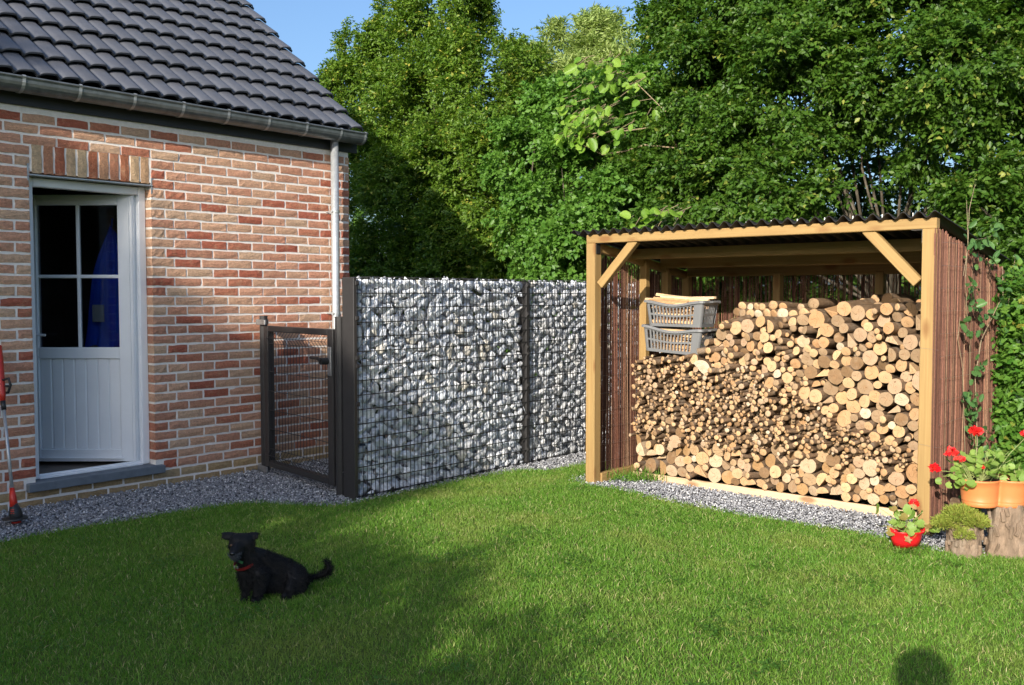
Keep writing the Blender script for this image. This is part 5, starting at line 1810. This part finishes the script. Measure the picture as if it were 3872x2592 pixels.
make_tree('hornbeam_tree', 'tall dense hornbeam with yellow green shoot tips behind the stone wall and house corner', B_LEFT, 'leaf_hornbeam', (-10.6, 11.2), 0.10, 150, 13, 0.058, 0.54, 0.20, droop=-0.35, rs=0.24, shape=(0.8, 0.8, 1.25))
make_tree('willow_tree', 'pale green narrow leaved tree with its feathery top against the sky', B_WILLOW, 'leaf_willow', (-9.3, 12.9), 0.08, 90, 14, 0.115, 0.24, 0.26, droop=-0.4, rs=0.26, shape=(0.9, 0.9, 1.2))
make_tree('dogwood_bush', 'broad bush with rounded mid green leaves behind the far end of the stone wall', B_DOG, 'leaf_round', (-7.0, 9.6), 0.04, 130, 11, 0.062, 0.80, 0.19, stems=3, rs=0.20, shape=(1, 1, 0.8))
make_tree('beech_tree', 'wide multi stemmed tree with layered dark green leaves behind the wood shed', B_RIGHT, 'leaf_right', (-3.45, 10.0), 0.034, 135, 14, 0.060, 0.62, 0.23, stems=8, back=0.2, droop=0.12, rs=0.27, shape=(1.15, 1.15, 0.45))
make_tree('maple_tree', 'dark leafy tree rising behind the clipped hedge right of the shed', B_FAR, 'leaf_right', (-1.9, 10.4), 0.07, 125, 14, 0.059, 0.60, 0.22, stems=2, rs=0.26, shape=(1.1, 1.1, 0.5))
# low undergrowth that closes the view under the crowns
UNDER = [(-8.6, 10.9, 0.7, 0.9), (-7.2, 10.8, 0.8, 0.9), (-5.9, 10.6, 0.8, 0.9), (-4.6, 10.4, 0.7, 0.8), (-3.3, 10.3, 0.7, 0.8), (-2.2, 10.2, 0.7, 0.8), (-10.2, 11.3, 0.7, 1.0), (-12.2, 11.6, 0.8, 1.0), (-13.8, 12, 0.9, 1.1),
         (-5.5, 11.6, 1.7, 0.8), (-6.8, 11.7, 1.7, 0.9), (-8.1, 11.9, 1.9, 1.0), (-4.4, 11.4, 1.6, 0.7), (-9.6, 12.2, 2.2, 1.0), (-11.2, 12.4, 2.4, 1.1), (-11.5, 11.8, 1.6, 0.9), (-10.3, 11.9, 1.6, 0.9), (-13.0, 12.2, 2.0, 1.0), (-14.5, 12.6, 2.2, 1.2), (-6.2, 13.0, 3.0, 1.0), (-5.0, 12.8, 3.0, 1.0), (-3.8, 12.6, 2.8, 1.0), (-2.6, 12.4, 2.7, 0.9), (-7.6, 13.2, 3.0, 1.0)]
P, D = blob_points(UNDER, 110, back=0.2)
V, F, r = sprays(P, D, 10, 0.25, 0.085, 0.6)
tag(ob('undergrowth', np_mesh('undergrowth', V, F, {'rnd': r}), mats=['leaf_right']), kind='stuff')

# catalpa: every big leaf is a piece of its own
CK = 0.95
def ck(p): return Vector((p[0]*CK, p[1]*CK, 1.5+(p[2]-1.5)*CK))
cat = thing('catalpa_tree', 'young catalpa with large light green leaves leaning out before the dark trees', 'tree', (-5.9*CK, 9.75*CK, 0))
CO = Vector(cat.location)
sm = MB()
hub = Vector((-5.75, 10.1, 2.6))
sm.tube([ck((-5.9, 9.75, -0.2)), ck((-5.85, 9.78, 1.4)), ck(hub)], [0.06, 0.05, 0.04], 8)
CLV = leaf_set('leaf', 0.140, 0.098, 'leaf_catalpa', 18, cup=0.3)
def cat_branch(pts, r):
    sm.tube([ck(p) for p in pts], [r]+[r*0.75]*(len(pts)-2)+[r*0.3], 6)
cat_branch([hub, (-5.73, 9.8, 3.16), (-6.20, 9.75, 3.24), (-6.44, 9.72, 3.19), (-6.75, 9.68, 3.17), (-7.05, 9.62, 3.33)], 0.012)
cat_branch([hub, (-5.9, 9.8, 3.45), (-6.35, 9.7, 3.42), (-6.9, 9.6, 3.42), (-7.3, 9.55, 3.42)], 0.009)
cat_branch([hub, (-5.95, 9.8, 3.6), (-6.3, 9.75, 3.95), (-6.7, 9.65, 4.2)], 0.007)
cat_branch([hub, (-5.55, 9.2, 2.42), (-5.41, 8.6, 2.28)], 0.014)
cat_branch([hub, (-5.4, 9.2, 2.35), (-5.12, 8.6, 2.2)], 0.012)
for (c, n, sx, sz) in (((-6.60, 9.55, 4.10), 40, 0.16, 0.10), ((-6.92, 9.55, 3.98), 10, 0.10, 0.13), ((-6.42, 9.55, 3.88), 10, 0.10, 0.12), ((-6.97, 9.5, 3.62), 34, 0.15, 0.10), ((-6.68, 9.5, 3.52), 30, 0.15, 0.11), ((-7.12, 9.5, 3.40), 20, 0.15, 0.07), ((-6.45, 9.55, 3.42), 8, 0.14, 0.08), ((-6.85, 9.5, 3.34), 8, 0.12, 0.06), ((-6.2, 9.6, 3.7), 7, 0.12, 0.14), ((-5.52, 8.6, 2.25), 8, 0.10, 0.05), ((-5.22, 8.6, 2.27), 8, 0.12, 0.05)):
    for k in range(n):
        p = ck((random.gauss(c[0], sx), c[1]+random.gauss(0, 0.10), random.gauss(c[2], sz)))
        d = Vector((random.gauss(-0.1, 0.55), random.gauss(-0.35, 0.3), random.uniform(-1.0, -0.1)))
        if c[2] < 2.5: d.z = random.uniform(-0.5, 0.5)
        put_leaf('leaf', random.choice(CLV), cat, p-CO, d, Vector((random.gauss(0.1, 0.7), -0.65, random.uniform(0.1, 1.0))), random.uniform(0.5, 1.2))
        sm.tube([p, p+Vector((random.uniform(-0.05, 0.1), 0.12, random.uniform(0.03, 0.10)))], [0.003, 0.004], 4)
sm.build('trunk', 'vine_stem', cat, wl(cat))

# clipped hedge right of the shed
def hedge_leaves():
    n = 3400
    x = RNG.uniform(-1.86, 1.6, n)
    z = RNG.uniform(0.05, 1.50, n)
    y = 7.52+RNG.uniform(0, 0.20, n)**1.0+0.04*np.sin(x*9)*np.sin(z*7)
    P = np.stack([x, y, z], 1); D = np.tile(np.array([0.05, -1.0, 0.15]), (n, 1))
    n2 = 900
    P2 = np.stack([RNG.uniform(-1.86, 1.6, n2), RNG.uniform(7.5, 8.3, n2), 1.50+RNG.normal(0, 0.04, n2)], 1)
    D2 = np.tile(np.array([0, -0.2, 1.0]), (n2, 1))
    P, D = np.vstack([P, P2]), np.vstack([D, D2])
    return sprays(P, D, 9, 0.16, 0.062, 0.62, 0.1, 0.7)
hd = thing('clipped_hedge', 'clipped leafy green hedge running right from the back of the shed', 'hedge', (-0.1, 7.9, 0))
V, F, r = hedge_leaves()
ob('foliage', np_mesh('foliage', V, F, {'rnd': r}), hd, wl(hd), mats=['leaf_hedge'])['kind'] = 'stuff'
m = MB()
for k in range(40):
    x = random.uniform(-1.8, 1.5); y = random.uniform(7.7, 8.1)
    m.tube([(x, y, -0.05), (x+random.gauss(0, 0.06), y, 0.6), (x+random.gauss(0, 0.12), y+random.gauss(0, 0.08), 1.4)], [0.014, 0.011, 0.005], 5)
m.build('stem', 'trunk', hd, wl(hd))

# ------------------------------------------------------------------ garden behind the viewpoint: it throws the evening shade on lawn and wall
SRT = Vector((0.957, 0.289, 0)); SUP = Vector((-0.100, 0.332, 0.938))
def from_sun(p, q, s):
    """point p across and q up as the sun sees it, s metres from the origin plane towards the sun"""
    v = SRT*p+SUP*q+SUN_DIR*s
    return (v.x, v.y, v.z)
def back_tree(name, label, lst, s, base, density, L, n_leaf=10, trunk_r=0.12):
    blobs = [(*from_sun(p, q, s+random.uniform(-0.4, 0.4)), r) for (p, q, r) in lst]
    t = thing(name, label, 'tree' if 'tree' in name else 'shrub', (base[0], base[1], -0.02))
    Cn = np.array([b[:3] for b in blobs]); Rr = np.array([b[3] for b in blobs])
    PP, DD = [], []
    for c, r in zip(Cn, Rr):
        n = int(density*4*math.pi*r*r)
        d = nrm(RNG.normal(0, 1, (n, 3)))
        PP.append(c+d*(r*RNG.uniform(0.45, 1.05, n))[:, None]); DD.append(d)
    P, D = np.vstack(PP), np.vstack(DD)
    ok = P[:, 2] > 0.1
    V, F, rr = sprays(P[ok], D[ok], n_leaf, 0.3, L, 0.6)
    ob('crown', np_mesh('crown', V, F, {'rnd': rr}), t, wl(t), mats=['leaf_right'])
    m = MB()
    hub = Vector((base[0], base[1], 1.2))
    m.tube([(base[0], base[1], -0.1), hub], [trunk_r, trunk_r*0.8], 8)
    for b in blobs:
        q = Vector(b[:3]); m.tube([hub, hub.lerp(q, 0.5)+Vector((0, 0, 0.2)), q], [trunk_r*0.5, trunk_r*0.3, trunk_r*0.08], 6)
    m.build('trunk', 'trunk', t, wl(t))
back_tree('garden_tree', 'leafy garden tree behind the viewpoint that shades the house wall and left lawn',
          [(-6.75, 4.3, 0.80), (-6.9, 3.2, 0.9), (-6.1, 2.75, 0.75), (-5.4, 2.68, 0.62), (-4.75, 2.86, 0.52), (-4.25, 2.68, 0.43), (-3.95, 2.45, 0.38), (-5.2, 2.2, 0.6), (-4.6, 2.3, 0.5), (-6.2, 2.0, 0.7), (-7.4, 2.3, 0.9), (-7.6, 4.2, 0.9), (-5.80, 3.45, 0.17), (-5.81, 3.72, 0.16), (-5.84, 3.98, 0.15), (-6.1, 3.9, 0.25), (-6.05, 3.5, 0.28)], 12.5, (-3.4, -10.9), 130, 0.10)
back_tree('garden_bush', 'spreading garden bush behind the viewpoint that shades the near left lawn',
          [(-5.9, 1.3, 0.6), (-5.0, 1.35, 0.6), (-4.2, 1.25, 0.55), (-3.5, 1.25, 0.48), (-2.95, 1.2, 0.42), (-2.45, 1.38, 0.32), (-2.3, 1.0, 0.35), (-4.5, 0.7, 0.6), (-3.6, 0.6, 0.6), (-2.7, 0.6, 0.5), (-1.95, 1.05, 0.26), (-1.50, 1.22, 0.17), (-1.6, 0.75, 0.35), (-5.6, 0.6, 0.7), (-6.8, 1.2, 0.8), (-4.6, 1.72, 0.30), (-5.5, 1.85, 0.35), (-3.3, 0.9, 0.5), (-4.0, 0.95, 0.5), (-3.75, 1.62, 0.25), (-3.05, 1.52, 0.2)], 5.2, (-2.7, -5.0), 150, 0.07, 10, 0.06)

# unseen foliage added behind the viewpoint to hold back low skylight
wb = []
for k in range(46):
    a_ = RAD(-190+200*k/45)
    R0 = 17+random.uniform(-1.5, 1.5)
    top = 4.0 if 40 < math.degrees(a_)+190 < 160 else 5.5
    if math.degrees(a_) > -50: top = 1.6
    for zz in (1.0, top*0.55, top*0.85):
        wb.append((R0*math.cos(a_)+random.gauss(0, 0.5), R0*math.sin(a_)-1.0, zz*random.uniform(0.85, 1.05), random.uniform(0.9, 1.3)))
PP, DD = [], []
for b in wb:
    n = 260; d = nrm(RNG.normal(0, 1, (n, 3)))
    PP.append(np.array(b[:3])+d*(b[3]*RNG.uniform(0.6, 1.0, n))[:, None]); DD.append(d)
P, D = np.vstack(PP), np.vstack(DD)
V, F, r = sprays(P[P[:, 2] > 0], D[P[:, 2] > 0], 6, 0.4, 0.26, 0.7)
tag(ob('skylight_block_foliage', np_mesh('skylight_block_foliage', V, F, {'rnd': r}), mats=['leaf_right']), kind='stuff')

# ================================================================== DOG
DO = Vector((-4.012, 2.765, 0.004))
dog = thing('dog', 'small black dog with grey muzzle and red collar sitting on the lawn', 'dog', DO, math.atan2(0.6445, 0.7646))
# local frame: x = to the right in the picture, y = away from the camera, z = up; k = size of one measured unit
def dp(zx, zy, b): return Vector(((zx-780)*0.0003, b, (1400-zy)*0.0003-0.30*b))
chains = [
    # trunk: chest up front, barrel, rump
    ([dp(770, 830, 0.055), dp(880, 860, 0.09), dp(1050, 900, 0.125), dp(1220, 960, 0.15), dp(1370, 1020, 0.17)], [0.056, 0.068, 0.076, 0.078, 0.066]),
    ([dp(820, 990, 0.05), dp(1000, 1040, 0.10), dp(1250, 1090, 0.14)], [0.052, 0.06, 0.066]),
    ([dp(800, 620, 0.06), dp(920, 680, 0.085), dp(1080, 780, 0.115), dp(1260, 860, 0.145), dp(1400, 950, 0.165)], [0.040, 0.048, 0.054, 0.056, 0.054]),
    # neck and head
    ([dp(790, 800, 0.06), dp(720, 650, 0.035), dp(660, 520, 0.02)], [0.062, 0.052, 0.050]),
    ([dp(620, 430, 0.012), dp(720, 430, 0.022)], [0.049, 0.049]),
    ([dp(645, 385, 0.02), dp(685, 380, 0.03)], [0.034, 0.034]),
    ([dp(560, 470, 0.0), dp(545, 490, 0.0)], [0.030, 0.028]), ([dp(745, 500, 0.01), dp(765, 500, 0.012)], [0.032, 0.030]),
    ([dp(640, 500, -0.012), dp(618, 570, -0.045), dp(610, 610, -0.064)], [0.036, 0.029, 0.023]),
    ([dp(622, 640, -0.03), dp(610, 665, -0.058)], [0.022, 0.016]),
    # ears: triangular, folded out to the sides
    ([dp(570, 330, 0.02), dp(490, 296, 0.026), dp(410, 280, 0.026), dp(338, 274, 0.016)], [0.018, 0.013, 0.009, 0.004]),
    ([dp(520, 330, 0.018), dp(440, 310, 0.018), dp(375, 320, 0.008), dp(352, 368, -0.004)], [0.020, 0.012, 0.008, 0.003]),
    ([dp(500, 370, 0.012), dp(440, 350, 0.010), dp(400, 372, 0.002)], [0.014, 0.010, 0.004]),
    ([dp(740, 330, 0.028), dp(810, 294, 0.036), dp(870, 278, 0.036), dp(940, 274, 0.028)], [0.018, 0.013, 0.009, 0.004]),
    ([dp(770, 330, 0.026), dp(850, 312, 0.028), dp(905, 318, 0.018), dp(930, 350, 0.006)], [0.020, 0.012, 0.008, 0.003]),
    ([dp(790, 370, 0.022), dp(840, 350, 0.020), dp(885, 372, 0.012)], [0.014, 0.010, 0.004]),
    # front legs
    ([dp(690, 930, 0.04), dp(690, 1080, 0.035), dp(697, 1220, 0.03), dp(697, 1350, 0.022)], [0.042, 0.028, 0.019, 0.018]),
    ([dp(697, 1378, 0.012), dp(688, 1388, -0.012)], [0.017, 0.014]),
    ([dp(930, 950, 0.03), dp(935, 1100, 0.02), dp(915, 1240, 0.01), dp(905, 1355, 0.002)], [0.046, 0.034, 0.023, 0.020]),
    ([dp(900, 1384, -0.008), dp(890, 1392, -0.028)], [0.018, 0.015]),
    # haunch, shank and hind foot
    ([dp(1400, 1000, 0.14), dp(1450, 1060, 0.12), dp(1440, 1140, 0.10)], [0.070, 0.064, 0.048]),
    ([dp(1420, 1120, 0.08), dp(1400, 1210, 0.05)], [0.036, 0.025]),
    ([dp(1480, 1290, 0.10), dp(1390, 1300, 0.05), dp(1350, 1310, 0.022)], [0.022, 0.021, 0.017]),
    ([dp(1250, 1000, 0.22), dp(1350, 1080, 0.23), dp(1330, 1220, 0.21)], [0.06, 0.06, 0.04]),
    # tail
    ([dp(1500, 1080, 0.16), dp(1640, 1010, 0.19), dp(1790, 975, 0.21), dp(1900, 920, 0.22), dp(1955, 850, 0.22), dp(1925, 770, 0.22), dp(1875, 690, 0.22)], [0.020, 0.013, 0.014, 0.017, 0.016, 0.012, 0.004]),
]
def chain_mesh(chains):
    bm = bmesh.new()
    for pts, rads in chains:
        for i in range(len(pts)-1):
            L = (pts[i+1]-pts[i]).length
            n = max(2, int(L/(0.35*min(rads[i], rads[i+1])))+1)
            for k in range(n+1):
                t = k/n
                p = pts[i].lerp(pts[i+1], t); r = rads[i]*(1-t)+rads[i+1]*t
                bmesh.ops.create_icosphere(bm, subdivisions=2, radius=r, matrix=Matrix.Translation(p))
    me = bpy.data.meshes.new('chain'); bm.to_mesh(me); bm.free()
    return me
def one_surface(name, chains, parent, mat, voxel=0.006, smooth=6):
    raw = chain_mesh(chains)
    tmp = bpy.data.objects.new('tmp', raw); COL.objects.link(tmp)
    rm = tmp.modifiers.new('r', 'REMESH'); rm.mode = 'VOXEL'; rm.voxel_size = voxel
    s_ = tmp.modifiers.new('s', 'SMOOTH'); s_.iterations = smooth; s_.factor = 0.5
    dg = bpy.context.evaluated_depsgraph_get(); dg.update()
    me = bpy.data.meshes.new_from_object(tmp.evaluated_get(dg)); me.name = name
    bpy.data.objects.remove(tmp); bpy.data.meshes.remove(raw)
    me.materials.clear()
    me.polygons.foreach_set('use_smooth', [True]*len(me.polygons))
    return ob(name, me, parent, mats=[mat])
body = one_surface('body', chains, dog, 'dog', 0.004, 4)
# coat: short hairs lying back over the body, longer on tail, chest and haunch
bmv = body.data
nv = len(bmv.vertices)
vco = np.empty(nv*3); bmv.vertices.foreach_get('co', vco); vco = vco.reshape(-1, 3)
vno = np.empty(nv*3); bmv.vertices.foreach_get('normal', vno); vno = vno.reshape(-1, 3)
pickv = RNG.integers(0, nv, 26000)
P = vco[pickv]+RNG.normal(0, 0.0015, (len(pickv), 3)); N_ = vno[pickv]
flow = np.tile(np.array([0.5, 0.25, -0.8]), (len(P), 1))
tail = P[:, 0] > 0.255
flow[tail] = np.array([0.35, 0.1, 0.25])
head = (P[:, 2] > 0.22) & (P[:, 0] < 0.06)
ln = np.full(len(P), 0.015)+RNG.uniform(0, 0.008, len(P)); ln[tail] = RNG.uniform(0.014, 0.028, tail.sum()); ln[head] = RNG.uniform(0.005, 0.010, head.sum())
D = nrm(N_*0.55+flow*0.6+RNG.normal(0, 0.22, P.shape))
V, F, r = leaf_arrays(P-N_*0.002, D, N_, ln, np.full(len(P), 0.0018), RNG.uniform(0, 1, len(P)), 0.0)
ob('fur', np_mesh('fur', V, F, {'rnd': r}), dog, mats=['dog'])['kind'] = 'stuff'
# grey muzzle hair, nose, eyes
mz = (P[:, 1] < -0.045) & (P[:, 2] < 0.258) & (P[:, 2] > 0.205)
Pm, Nm = P[mz], N_[mz]
if len(Pm):
    Pm = np.repeat(Pm, 3, 0)+RNG.normal(0, 0.003, (len(Pm)*3, 3)); Nm = np.repeat(Nm, 3, 0)
    V, F, r = leaf_arrays(Pm, nrm(Nm*0.5+np.array([0, 0.4, -0.5])+RNG.normal(0, 0.2, Pm.shape)), Nm, np.full(len(Pm), 0.008), np.full(len(Pm), 0.0022), RNG.uniform(0, 1, len(Pm)), 0.0)
    ob('muzzle_hair', np_mesh('muzzle_hair', V, F, {'rnd': r}), dog, mats=['dog_grey'])['kind'] = 'stuff'
def ball(name, p, sc, mat, parent):
    bm = bmesh.new(); bmesh.ops.create_icosphere(bm, subdivisions=2, radius=1.0)
    for v in bm.verts: v.co = Vector((v.co.x*sc[0], v.co.y*sc[1], v.co.z*sc[2]))
    me = bpy.data.meshes.new(name); bm.to_mesh(me); bm.free()
    me.polygons.foreach_set('use_smooth', [True]*len(me.polygons))
    return ob(name, me, parent, p, mats=[mat])
ball('nose', dp(606, 625, -0.086), (0.013, 0.008, 0.009), 'dog_nose', dog)
ball('eye', dp(545, 480, -0.036), (0.0085, 0.007, 0.0072), 'dog_eye', dog)
ball('eye', dp(690, 485, -0.034), (0.0085, 0.007, 0.0072), 'dog_eye', dog)
m = MB()
ca = dp(705, 735, 0.045); ax = (dp(660, 560, 0.02)-dp(770, 850, 0.06)).normalized()
e1 = ax.orthogonal().normalized(); e2 = ax.cross(e1)
vs, fs = [], []
for k in range(28):
    a = 2*math.pi*k/28
    d = e1*math.cos(a)+e2*math.sin(a)
    for (dr, dz) in ((0, -0.007), (0.003, -0.007), (0.003, 0.007), (0, 0.007)):
        vs.append(ca+d*(0.0605+dr)+ax*dz)
for k in range(28):
    for i in range(4):
        fs.append((k*4+i, k*4+(i+1) % 4, ((k+1) % 28)*4+(i+1) % 4, ((k+1) % 28)*4+i))
m.add(vs, fs)
col = m.build('collar', 'collar', dog)
m = MB(); m.bbox((-0.013, -0.002, -0.006), (0.013, 0.002, 0.006), 0.002, Matrix.Translation(dp(675, 752, -0.026)) @ Matrix.Rotation(0.35, 4, 'Y') ); m.build('ribbon', 'tag_green', dog)
for (zx, zy) in ((585, 835), (632, 845)):
    m = MB(); m.bbox((-0.004, -0.0012, -0.007), (0.004, 0.0012, 0.007), 0.001, Matrix.Translation(dp(zx, zy, -0.032))); m.build('tag', 'silver', dog)

# ================================================================== STRING TRIMMER by the wall
tr = thing('string_trimmer', 'red and black string trimmer leaning on the brick wall left of the door', 'trimmer', (-6.52, 2.71, 0))
TO = Vector(tr.location)
A = Vector((-6.525, 2.720, 0.10)); Bp = Vector((-6.955, 2.815, 1.15))
def tl(t): return A.lerp(Bp, t)-TO
ax = (Bp-A).normalized()
m = MB(); m.tube([tl(0.10), tl(0.63)], 0.011, 12); m.build('shaft', 'zinc_light', tr, smooth=True)
m = MB(); m.tube([tl(0.60), tl(0.66)], 0.016, 12); m.build('shaft_collar', 'black_plastic', tr, smooth=True)
m = MB(); m.tube([tl(0.655), tl(0.70), tl(0.80), tl(0.92), tl(1.0)], [0.016, 0.022, 0.026, 0.029, 0.027], 14); m.build('motor_grip', 'red_machine', tr, smooth=True)
m = MB()
hp = tl(0.755)
m.tube([hp+Vector((0.0, 0.0, 0.03)), hp+rt*0.05+upv*0.045, hp+rt*0.062+upv*0.0, hp+rt*0.045-upv*0.05, hp-upv*0.055], 0.0095, 8); m.tube([hp-upv*0.005, hp+rt*0.055-upv*0.008], 0.008, 8)
m.build('loop_handle', 'black_plastic', tr, smooth=True)
m = MB(); m.tube([tl(0.13), tl(0.08), tl(0.02)], [0.015, 0.021, 0.026], 14); m.build('head_neck', 'red_machine', tr, smooth=True)
m = MB()
h0 = tl(0.02)
m.tube([h0+ax*0.02, h0-upv*0.02+rt*0.006, h0-upv*0.06+rt*0.012, h0-upv*0.09+rt*0.012], [0.024, 0.036, 0.042, 0.036], 18); m.build('motor_head', 'black_plastic', tr, smooth=True)
for k in range(3):
    m = MB(); c = h0-upv*(0.012+0.012*k)-fw*0.036+rt*0.008; m.bbox((-0.012, -0.002, -0.0025), (0.012, 0.002, 0.0025), 0.001, Matrix.Translation(c) @ Matrix.Rotation(math.atan2(0.6445, 0.7646), 4, 'Z')); m.build('cooling_rib', 'red_machine', tr)
m = MB(); m.tube([h0-upv*0.085+rt*0.012, h0-upv*0.104+rt*0.012], [0.03, 0.03], 16); m.build('spool', 'red_machine', tr, smooth=True)
m = MB(); m.lathe([(0.035, 0.0), (0.075, -0.012), (0.078, -0.02), (0.074, -0.016), (0.035, -0.006)], 20, tuple(h0-upv*0.06-fw*-0.01)); m.build('guard', 'black_plastic', tr)

# ================================================================== THE PHOTOGRAPHER, whose shadow falls into the picture
per = thing('person', 'person in dark clothing standing on the lawn holding a camera, seen only as a shadow', 'person', (0, 0, 0), 0.7004)
PB = -0.17       # metres behind the lens
bodyc = [
    ([Vector((-0.10, PB-0.03, 1.605)), Vector((-0.085, PB-0.015, 1.56))], [0.112, 0.10]),
    ([Vector((-0.085, PB-0.01, 1.53)), Vector((-0.06, PB-0.02, 1.36))], [0.058, 0.06]),
    ([Vector((0, PB-0.02, 1.30)), Vector((0, PB-0.02, 1.12)), Vector((0, PB-0.02, 0.92))], [0.13, 0.125, 0.14]),
    ([Vector((-0.21, PB-0.02, 1.36)), Vector((0.10, PB-0.02, 1.36))], [0.08, 0.08]),
]
for sg in (-1, 1):
    bodyc.append(([Vector((sg*0.18, PB-0.02, 1.31)), Vector((sg*0.24, PB+0.04, 1.12)), Vector((sg*0.12, -0.07, 1.36)), Vector((sg*0.075, -0.055, 1.44))], [0.055, 0.043, 0.032, 0.028]))
    bodyc.append(([Vector((sg*0.085, PB-0.02, 0.90)), Vector((sg*0.10, PB-0.01, 0.48)), Vector((sg*0.11, PB-0.03, 0.08))], [0.085, 0.062, 0.042]))
    bodyc.append(([Vector((sg*0.11, PB-0.05, 0.04)), Vector((sg*0.125, PB+0.10, 0.03))], [0.04, 0.034]))
    for f in range(4):
        bodyc.append(([Vector((sg*0.075, -0.055, 1.45)), Vector((sg*(0.075-0.004*f), -0.045+0.0*f, 1.468+0.018*f)), Vector((sg*(0.045), -0.03, 1.475+0.017*f))], [0.011, 0.0085, 0.007]))
    bodyc.append(([Vector((sg*0.07, -0.06, 1.44)), Vector((sg*0.045, -0.055, 1.452))], [0.012, 0.009]))
one_surface('body', bodyc, per, 'cloth_dark', 0.009, 4)
m = MB(); m.bbox((-0.062, -0.075, 1.455), (0.062, -0.03, 1.535), 0.008)
tag(m.build('camera_body', 'black_plastic', None, (0, 0, 0)), 'black camera held up to the face of the person', 'camera').rotation_euler = (0, 0, 0.7004)
